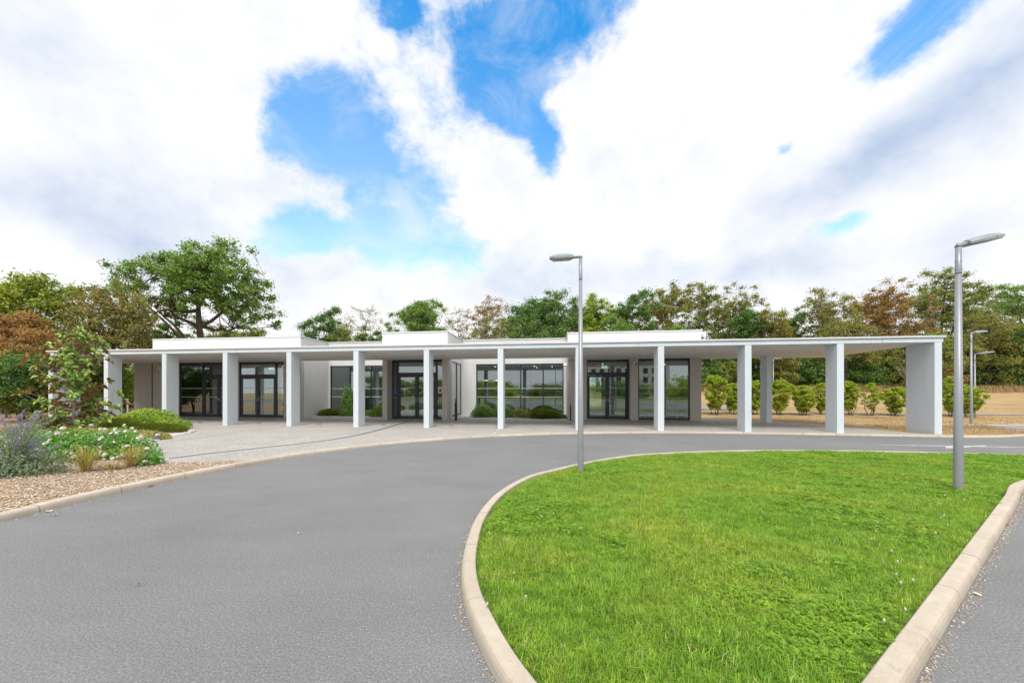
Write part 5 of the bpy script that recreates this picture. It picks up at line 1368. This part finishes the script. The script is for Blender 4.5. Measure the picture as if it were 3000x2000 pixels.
for (p, d) in tips:
    nl = int(rng.integers(9, 14))
    for j in range(nl):
        a = rng.uniform(0, 6.28)
        e1 = unit(np.cross(d, np.array([.3, .2, .9]))); e2 = np.cross(d, e1)
        dr = unit(d * rng.uniform(.15, 1.0) + (e1 * math.cos(a) + e2 * math.sin(a)) * 1.0 + np.array([0, 0, -.15]))
        up_ = unit(d + rng.normal(size=3) * .45); zz = unit(up_ - dr * np.dot(up_, dr)); yy = np.cross(zz, dr)
        mt = Matrix(((dr[0], yy[0], zz[0], p[0]), (dr[1], yy[1], zz[1], p[1]), (dr[2], yy[2], zz[2], p[2]), (0, 0, 0, 1))) @ Matrix.Scale(float(rng.uniform(.85, 1.4)), 4)
        me = LFm[int(rng.integers(0, 3))]
        if cnt < 300 and dr[1] < .6:
            o = mesh_obj('leaf', me, None, crown); o.matrix_local = mt; cnt += 1
        else:
            b0 = len(allv); allv += [tuple(mt @ v.co) for v in me.vertices]; allf += [tuple(b0 + i for i in f.vertices) for f in me.polygons]
q = MB(); q.v = allv; q.f = allf; o = q.build('foliage', M['magnolia'], mg, smooth=True); o['kind'] = 'stuff'
# beds before the recessed walls: white gravel and shrubs
tag(MB().prism([W(9.65, 5.6)[:2], W(14.74, 5.6)[:2], W(14.74, 7.79)[:2], W(9.65, 7.79)[:2]], .04, .070).build('gravel_bed', M['gravel']), 'white gravel bed before the left recessed window', kind='structure')
tag(MB().prism([W(18.33, 5.35)[:2], W(24.48, 5.35)[:2], W(24.48, 7.79)[:2], W(18.33, 7.79)[:2]], .04, .070).build('gravel_bed', M['gravel']), 'white gravel bed before the right recessed window', kind='structure')
def lowst(name, label, cat, s, t, rs, rt, h, lm, n, ls, seed, **k):
    p = W(s, t); return low(name, label, cat, p[0], p[1], rs, rt, h, lm, n, ls, seed, z=.06, rz=-ANG, **k)
lowst('heather_mound', 'dark olive low shrub before the left recessed window', 'shrub', 10.4, 6.8, 1.1, .7, .55, 'heather', 7000, .10, 701, aspect=.2, spiky=.5)
lowst('low_shrub', 'dark green low shrub beside the tall one', 'shrub', 11.6, 6.7, .8, .6, .62, 'hedge', 3200, .09, 702)
lowst('tall_shrub', 'tall dark green shrub before the left recessed window', 'shrub', 11.55, 6.9, .62, .55, 2.1, 'hedge', 5200, .10, 703, jit=.3, lumps=12)
lowst('low_shrub', 'green low shrub left of the middle entrance', 'shrub', 13.9, 6.4, .85, .6, .78, 'oak', 3200, .09, 704)
lowst('low_shrub', 'dark shrub behind the sixth column foot', 'shrub', 12.9, 6.9, .7, .5, .5, 'hedge', 2400, .09, 705)
lowst('low_shrub', 'fluffy green shrub left before the right recessed window', 'shrub', 19.75, 6.7, .85, .7, .92, 'hedge', 5000, .075, 706, jit=.2, lumps=10)
lowst('low_shrub', 'fluffy green shrub next to it behind the eighth column', 'shrub', 20.9, 6.7, .8, .65, .72, 'hedge', 4200, .075, 707, jit=.2, lumps=10)
lowst('low_shrub', 'loose yellow green shrub in the middle of the gravel bed', 'shrub', 21.8, 6.6, .7, .6, .62, 'olive', 3000, .08, 708, jit=.25)
lowst('heather_mound', 'dense dark heather block before the right recessed window', 'heather', 23.3, 6.0, 1.25, .75, .62, 'heather', 12000, .09, 709, aspect=.16, spiky=.9)
# ================================================================== lawn grass, chips, gravel, small litter
def grass_object():
    rng = np.random.default_rng(900)
    NV = 6; V = []; F3 = []; var = []; tint = []; base = 0
    quads = []; tris = []
    for k in range(NV):
        clover = k >= 4
        n = 150 if not clover else 90
        for j in range(n):
            a = rng.uniform(0, 6.28); r = .10 * math.sqrt(rng.random())
            x, y = r * math.cos(a), r * math.sin(a)
            tn = rng.beta(2, 2.6) if rng.random() > .05 else rng.uniform(.9, 1)
            if clover and j % 2 == 0:
                hgt0 = rng.uniform(.035, .06); c = np.array([x, y, hgt0]); tl = rng.normal(size=3) * .25 + np.array([0, 0, 1]); tl /= np.linalg.norm(tl)
                e1 = unit(np.cross(tl, rng.normal(size=3))); e2 = np.cross(tl, e1)
                for q in range(3):
                    an = q * 2.094; d = e1 * math.cos(an) + e2 * math.sin(an); s_ = np.cross(tl, d); L = rng.uniform(.011, .017)
                    V += [c, c + d * L * .7 - s_ * L * .5, c + d * L * 1.05, c + d * L * .7 + s_ * L * .5]
                    quads.append((base, base + 1, base + 2, base + 3)); base += 4; var += [k] * 4; tint += [.15 + tn * .5] * 4
                continue
            L = rng.uniform(.035, .085) * (1.25 if rng.random() < .12 else 1); ln = rng.uniform(.2, 1.0); a2 = rng.uniform(0, 6.28)
            d = np.array([math.cos(a2), math.sin(a2), 0]); s_ = np.array([-d[1], d[0], 0]) * rng.uniform(.0012, .0024)
            p0 = np.array([x, y, -.01]); p1 = p0 + d * L * ln * .28 + np.array([0, 0, L * .62]); p2 = p0 + d * L * ln * .85 + np.array([0, 0, L * (1.02 - .35 * ln)])
            V += [p0 - s_, p0 + s_, p1 + s_ * .85, p1 - s_ * .85, p2]
            quads.append((base, base + 1, base + 2, base + 3)); tris.append((base + 3, base + 2, base + 4)); base += 5; var += [k] * 5; tint += [tn] * 5
    # points that carry the tufts
    PL = lawn_poly
    xs = np.arange(-.6, 14.6, .072); ys = np.arange(.6, 10.2, .072)
    gx_, gy_ = np.meshgrid(xs, ys); gx_ = (gx_ + rng.uniform(-.036, .036, gx_.shape)).ravel(); gy_ = (gy_ + rng.uniform(-.036, .036, gy_.shape)).ravel()
    ok = inside(PL, gx_, gy_) & (gx_ / np.maximum(gy_, .1) < 1.55) & (np.abs(gx_ / np.maximum(gy_, .1)) < 1.6)
    gx_, gy_ = gx_[ok], gy_[ok]
    ed = edge_dist(PL[::3], gx_, gy_); ok = ed > .045; gx_, gy_, ed = gx_[ok], gy_[ok], ed[ok]
    cl = (np.sin(gx_ * 1.7 + 1) * np.cos(gy_ * 1.3) + ss(3, 7, gx_) * 1.1 + rng.normal(size=len(gx_)) * .5) > 1.0
    pv = np.where(cl, rng.integers(4, NV, len(gx_)), rng.integers(0, 4, len(gx_)))
    sc = np.clip(ed / .12, .55, 1) * rng.uniform(.7, 1.25, len(gx_)) * (1 + .22 * np.sin(gx_ * 5.3 + 2 * np.sin(gy_ * 3.1)) * np.sin(gy_ * 6.1 + np.cos(gx_ * 4)))
    V = np.array(V); n0 = len(V)
    V = np.concatenate([V, np.stack([gx_, gy_, np.full(len(gx_), .046)], 1)])
    loops = np.concatenate([np.array(quads).ravel(), np.array(tris).ravel()])
    tot = np.concatenate([np.full(len(quads), 4), np.full(len(tris), 3)]); st = np.concatenate([[0], np.cumsum(tot)[:-1]])
    me = bpy.data.meshes.new('lawn_grass')
    me.vertices.add(len(V)); me.vertices.foreach_set('co', V.astype(np.float32).ravel())
    me.loops.add(len(loops)); me.loops.foreach_set('vertex_index', loops.astype(np.int32))
    me.polygons.add(len(tot)); me.polygons.foreach_set('loop_start', st.astype(np.int32)); me.polygons.foreach_set('loop_total', tot.astype(np.int32))
    me.update(calc_edges=True)
    A = me.attributes.new('variant', 'INT', 'POINT'); A.data.foreach_set('value', np.concatenate([var, pv + 100]).astype(np.int32))
    A = me.attributes.new('tint', 'FLOAT', 'POINT'); A.data.foreach_set('value', np.concatenate([tint, np.zeros(len(gx_))]).astype(np.float32))
    A = me.attributes.new('sz', 'FLOAT', 'POINT'); A.data.foreach_set('value', np.concatenate([np.zeros(n0), sc]).astype(np.float32))
    me.materials.append(M['blades'])
    o = mesh_obj('lawn_grass', me)
    tag(o, 'bright green lawn grass with clover filling the kerbed island', 'grass', kind='stuff')
    ng = bpy.data.node_groups.new('lawn_tufts', 'GeometryNodeTree')
    ng.interface.new_socket('Geometry', in_out='INPUT', socket_type='NodeSocketGeometry')
    ng.interface.new_socket('Geometry', in_out='OUTPUT', socket_type='NodeSocketGeometry')
    N = ng.nodes; Lk = ng.links
    gi = N.new('NodeGroupInput'); go = N.new('NodeGroupOutput'); jn = N.new('GeometryNodeJoinGeometry')
    at = N.new('GeometryNodeInputNamedAttribute'); at.data_type = 'INT'; at.inputs[0].default_value = 'variant'
    asz = N.new('GeometryNodeInputNamedAttribute'); asz.data_type = 'FLOAT'; asz.inputs[0].default_value = 'sz'
    for k in range(NV):
        parts = []
        for val in (k, 100 + k):
            cmp_ = N.new('FunctionNodeCompare'); cmp_.data_type = 'INT'; cmp_.operation = 'EQUAL'
            ints = [s_ for s_ in cmp_.inputs if s_.type == 'INT']
            Lk.new(at.outputs['Attribute'], ints[0]); ints[1].default_value = val
            sg = N.new('GeometryNodeSeparateGeometry'); sg.domain = 'POINT'
            Lk.new(gi.outputs[0], sg.inputs['Geometry']); Lk.new(cmp_.outputs[0], sg.inputs['Selection'])
            parts.append(sg.outputs['Selection'])
        mp = N.new('GeometryNodeMeshToPoints'); Lk.new(parts[1], mp.inputs['Mesh'])
        ip = N.new('GeometryNodeInstanceOnPoints'); Lk.new(mp.outputs[0], ip.inputs['Points']); Lk.new(parts[0], ip.inputs['Instance'])
        rv = N.new('FunctionNodeRandomValue'); rv.data_type = 'FLOAT_VECTOR'
        rv.inputs[0].default_value = (-.08, -.08, 0); rv.inputs[1].default_value = (.08, .08, 6.283)
        Lk.new(rv.outputs[0], ip.inputs['Rotation'])
        Lk.new(asz.outputs['Attribute'], ip.inputs['Scale'])
        Lk.new(ip.outputs[0], jn.inputs[0])
    Lk.new(jn.outputs[0], go.inputs[0])
    md = o.modifiers.new('tufts', 'NODES'); md.node_group = ng
    return o
grass_object()
# clover heads and straw in the lawn
rng = np.random.default_rng(950)
ch = MB().tube([(0, 0, 0), (.004, 0, .05), (.004, 0, .075)], [.0016, .0014, .0014], 4).mesh('clover_stalk')
hd = MB().tube([(.004, 0, .066), (.004, 0, .074), (.004, 0, .086), (.004, 0, .094)], [.003, .008, .0075, .002], 8).mesh('clover_head', True)
for (xp, yp) in [(1532, 1436), (1662, 1398), (1741, 1382), (1626, 1502), (1587, 1510), (1576, 1492), (1430, 1558), (1480, 1579), (1508, 1670), (1527, 1742), (1419, 1767), (2750, 1475), (2764, 1449), (2826, 1464), (2747, 1510), (2767, 1511), (2782, 1535), (2740, 1562), (2685, 1460), (2560, 1550), (2552, 1575), (2600, 1608), (2625, 1642), (2625, 1676), (2638, 1706), (2588, 1817), (2572, 1528), (2676, 1700), (2663, 1784), (2553, 1483)]:
    Y = (1.5 - .13) * FPX / (yp - HZ); X = (xp - CX) / FPX * Y
    e = mesh_obj('clover_flower', ch, LM['rose']); e.location = (X, Y, .058); e.rotation_euler = (rng.normal() * .15, rng.normal() * .15, rng.uniform(0, 6)); s_ = rng.uniform(.65, 1.0); e.scale = (s_,) * 3
    tag(e, 'small whitish clover flower standing in the lawn', 'clover flower', 'clover flowers scattered in the lawn')
    mesh_obj('flower_head', hd, M['clover'], e)
for (xp, yp, an, L) in [(1835, 1538, -.6, .11), (1590, 1458, .05, .07), (1455, 1690, .7, .09), (1920, 1418, .3, .10), (2870, 1425, -.7, .14), (1585, 1650, 1.4, .08), (2620, 1750, 1.2, .08)]:
    Y = 1.38 * FPX / (yp - HZ); X = (xp - CX) / FPX * Y
    q = MB().tube([(0, 0, 0), (L * .5, .01, .012), (L, .0, .0)], [.0028, .0032, .002], 5).build('straw_stalk', LM['drygrass']); q.location = (X, Y, .115); q.rotation_euler = (0, .05, an)
    tag(q, 'dry straw stalk lying on the lawn grass', 'straw', 'dry stalks on the lawn')
# bark chips over the front of the planting bed
def scatter(poly, n, seed, cond=None):
    rng = np.random.default_rng(seed); P = np.array(poly); lo, hi = P.min(0), P.max(0); out = []
    tot = 0
    while tot < n:
        x = rng.uniform(lo[0], hi[0], n); y = rng.uniform(lo[1], hi[1], n)
        ok = inside(poly, x, y)
        if cond is not None: ok &= cond(x, y)
        out.append(np.stack([x[ok], y[ok]], 1)); tot += int(ok.sum())
    return np.concatenate(out)[:n]
def flakes(name, P, z, L, Wd, rng, mat, label, cat, lift=.02, thick=.35):
    """small flat six-sided chips, each a slab with thickness"""
    n = len(P); a = rng.uniform(0, 6.28, n); Ls = L * rng.uniform(.4, 1.5, n); Ws = Wd * rng.uniform(.5, 1.5, n); T = Ws * thick
    tx, ty = rng.normal(size=n) * .25, rng.normal(size=n) * .25
    X = np.stack([np.cos(a), np.sin(a), tx], 1); X = unit(X); Y_ = unit(np.stack([-np.sin(a), np.cos(a), ty], 1)); Z = np.cross(X, Y_)
    C = np.stack([P[:, 0], P[:, 1], z + rng.uniform(0, lift, n)], 1)
    V = []
    for sx, sy, sz in ((-1, -.6, -1), (1, -.8, -1), (.85, .8, -1), (-.8, .9, -1), (-1, -.6, 1), (1, -.8, 1), (.85, .8, 1), (-.8, .9, 1)):
        V.append(C + X * (Ls * sx * .5)[:, None] + Y_ * (Ws * sy * .5)[:, None] + Z * (T * sz * .5)[:, None])
    V = np.stack(V, 1).reshape(-1, 3)
    fc = np.array([(4, 5, 6, 7), (0, 1, 5, 4), (1, 2, 6, 5), (2, 3, 7, 6), (3, 0, 4, 7)])
    F = (np.arange(n)[:, None, None] * 8 + fc[None]).reshape(-1, 4)
    o = mesh_obj(name, raw_mesh(name, V, F.ravel(), np.arange(len(F)) * 4, np.full(len(F), 4)), mat)
    return tag(o, label, cat, kind='stuff')
rng = np.random.default_rng(970)
fp = [q for q in bed_poly if q[1] < 8.7 and q[0] > -8] 
front_bed = [tuple(KL[i] + NKL[i] * .15) for i in range(0, iT, 3) if KL[i][1] > 3.2] + [(-5.05, 8.55), (-6.95, 8.1), (-8.6, 8.6), (-11, 8.6), (-11, 3.2)]
flakes('bark_chips', scatter(front_bed, 24000, 971), .057, .040, .013, rng, M['chips'], 'pale bark chips covering the front of the planting bed', 'bark mulch', .02, .25)
flakes('white_stones', np.concatenate([scatter([(-9.5, 10.6), (-10.35, 12.5), (-10.85, 14.2), (-11.3, 15.1), (-12.3, 14.6), (-11.6, 12.6), (-10.4, 10.6)], 5200, 972)]), .057, .035, .030, rng, M['stones'], 'white gravel at the tip of the planting bed', 'gravel', .02, .7)
def along(L, side, n, seed, w=.05):
    r = np.random.default_rng(seed); i = r.integers(0, len(L) - 1, n); f = r.random(n)[:, None]; N_ = normals2(L)
    return L[i] * (1 - f) + L[i + 1] * f + N_[i] * (side * (np.abs(r.normal(size=n)) * w + .004))[:, None]
flakes('kerb_grit', np.concatenate([along(KL, -1, 2600, 975), along(IL, 1, 1500, 976, .03), along(RL, -1, 1800, 977, .03)]), .001, .013, .006, rng, M['chips'], 'fine tan grit and chips gathered at the kerb feet', 'grit', .004, .3)
gp = [W(9.7, 5.62)[:2], W(14.7, 5.62)[:2], W(14.7, 7.5)[:2], W(9.7, 7.5)[:2]]; gp2 = [W(18.4, 5.37)[:2], W(24.4, 5.37)[:2], W(24.4, 7.5)[:2], W(18.4, 7.5)[:2]]
flakes('white_stones', scatter(gp, 3600, 973), .07, .05, .04, rng, M['stones'], 'white gravel before the left recessed window', 'gravel', .02, .7)
flakes('white_stones', scatter(gp2, 4200, 974), .07, .05, .04, rng, M['stones'], 'white gravel before the right recessed window', 'gravel', .02, .7)
def pebble(label, x, y, r, seed, mat, group=None):
    rg = np.random.default_rng(seed); q = MB()
    q.tube([(0, 0, 0), (0, 0, r * .25), (0, 0, r * .7), (0, 0, r * 1.05), (0, 0, r * 1.15)], [r * .7, r, r * .9, r * .5, r * .1], 9)
    q.v = [tuple(np.array(v) * (1 + rg.normal() * .08)) for v in q.v]
    o = q.build('stone', mat, None, smooth=True); o.location = (x, y, .06); tag(o, label, 'stone', group)
pebble('dark bluish stone lying on the white gravel', -10.3, 12.15, .12, 1, M['pebble'])
pebble('pale stone beside the dark one on the gravel', -10.1, 11.7, .09, 2, M['gravel'])
# dry grass fringe below the tree belt and in the verge
def fringe(name, n, h, w, fx, seed, label, lm='drygrass'):
    rng = np.random.default_rng(seed); P = fx(rng, n)
    z = hgt(P[:, 0], P[:, 1]) + P[:, 2]; a = rng.uniform(0, 6.28, n); L = h * rng.uniform(.4, 1.25, n)
    d = np.stack([np.cos(a), np.sin(a), 0 * a], 1); s_ = np.stack([-d[:, 1], d[:, 0], 0 * a], 1) * (w * rng.uniform(.6, 1.3, n))[:, None]
    p0 = np.stack([P[:, 0], P[:, 1], z - .03], 1); p1 = p0 + d * (L * .18)[:, None] + np.stack([0 * a, 0 * a, L * .6], 1); p2 = p0 + d * (L * rng.uniform(.2, .8, n))[:, None] + np.stack([0 * a, 0 * a, L], 1)
    V = np.stack([p0 - s_, p0 + s_, p1 + s_ * .8, p1 - s_ * .8, p2], 1).reshape(-1, 3); i = np.arange(n) * 5
    loops = np.stack([i, i + 1, i + 2, i + 3, i + 3, i + 2, i + 4], 1).ravel(); tot = np.tile([4, 3], n); st = np.concatenate([[0], np.cumsum(tot)[:-1]])
    tag(mesh_obj(name, raw_mesh(name, V, loops, st, tot), LM[lm]), label, 'grass', kind='stuff')
fringe('tall_dry_grass', 16000, .75, .02, lambda r, n: np.stack([r.uniform(12, 70, n), 47 + r.normal(size=n) * 1.1 + np.sin(np.arange(n)) * .3, np.zeros(n)], 1), 980, 'tall dry grass along the foot of the trees')
fringe('short_dry_grass', 30000, .07, .008, lambda r, n: (lambda y: np.stack([r.uniform(.55, 1.36, n) * y, y, np.full(n, .0)], 1))(r.uniform(18.3, 30, n)), 981, 'short dry grass around the row of shrubs')
fringe('short_dry_grass', 9000, .07, .006, lambda r, n: (lambda y: np.stack([15.8 + r.uniform(0, 5.2, n) ** 1.0, y, np.full(n, .095)], 1))(r.uniform(13.9, 17.2, n)), 982, 'short dry grass on the verge beyond the last column')
# litter on the drive
def leaf_litter(label, x, y, s_, seed, mat):
    rg = np.random.default_rng(seed); q = MB(); n = 9
    q.v = [(0, 0, .012)] + [(math.cos(k / n * 6.283) * s_ * rg.uniform(.5, 1.1), math.sin(k / n * 6.283) * s_ * .6 * rg.uniform(.5, 1.1), rg.uniform(.002, .02)) for k in range(n)]
    q.f = [(0, 1 + k, 1 + (k + 1) % n) for k in range(n)]
    o = q.build('fallen_leaf', mat); o.location = (x, y, .003); o.rotation_euler = (0, 0, rg.uniform(0, 6)); tag(o, label, 'leaf')
M['leafred'] = simple('fallen_leaf_red', (.32, .10, .04), .8, .2, 0, .2, 30)
M['leafpale'] = simple('fallen_leaf_pale', (.60, .52, .42), .8, .2, 0, .2, 30)
def gxy(xp, yp):
    Y = 1.5 * FPX / (yp - HZ); return (xp - CX) / FPX * Y, Y
leaf_litter('reddish fallen leaf on the drive near the left kerb', *gxy(441, 1425), .05, 1, M['leafred'])
leaf_litter('pale scrap lying at the foot of the left kerb', *gxy(142, 1499), .05, 2, M['leafpale'])
leaf_litter('pale scrap on the drive just below the left kerb', *gxy(160, 1510), .04, 3, M['leafpale'])
leaf_litter('small brown leaf in the middle of the drive', *gxy(405, 1716), .014, 4, M['leafred'])
leaf_litter('tiny pale leaf on the drive right of the middle', *gxy(875, 1563), .018, 5, M['leafpale'])
leaf_litter('pale twig scrap on the asphalt right of the lawn', *gxy(2862, 1743), .03, 6, M['leafpale'])
leaf_litter('brownish leaf on the asphalt by the right kerb', *gxy(2945, 1538), .04, 7, M['leafred'])
leaf_litter('pale leaf at the outer foot of the lawn kerb', *gxy(1352, 1631), .014, 8, M['leafpale'])
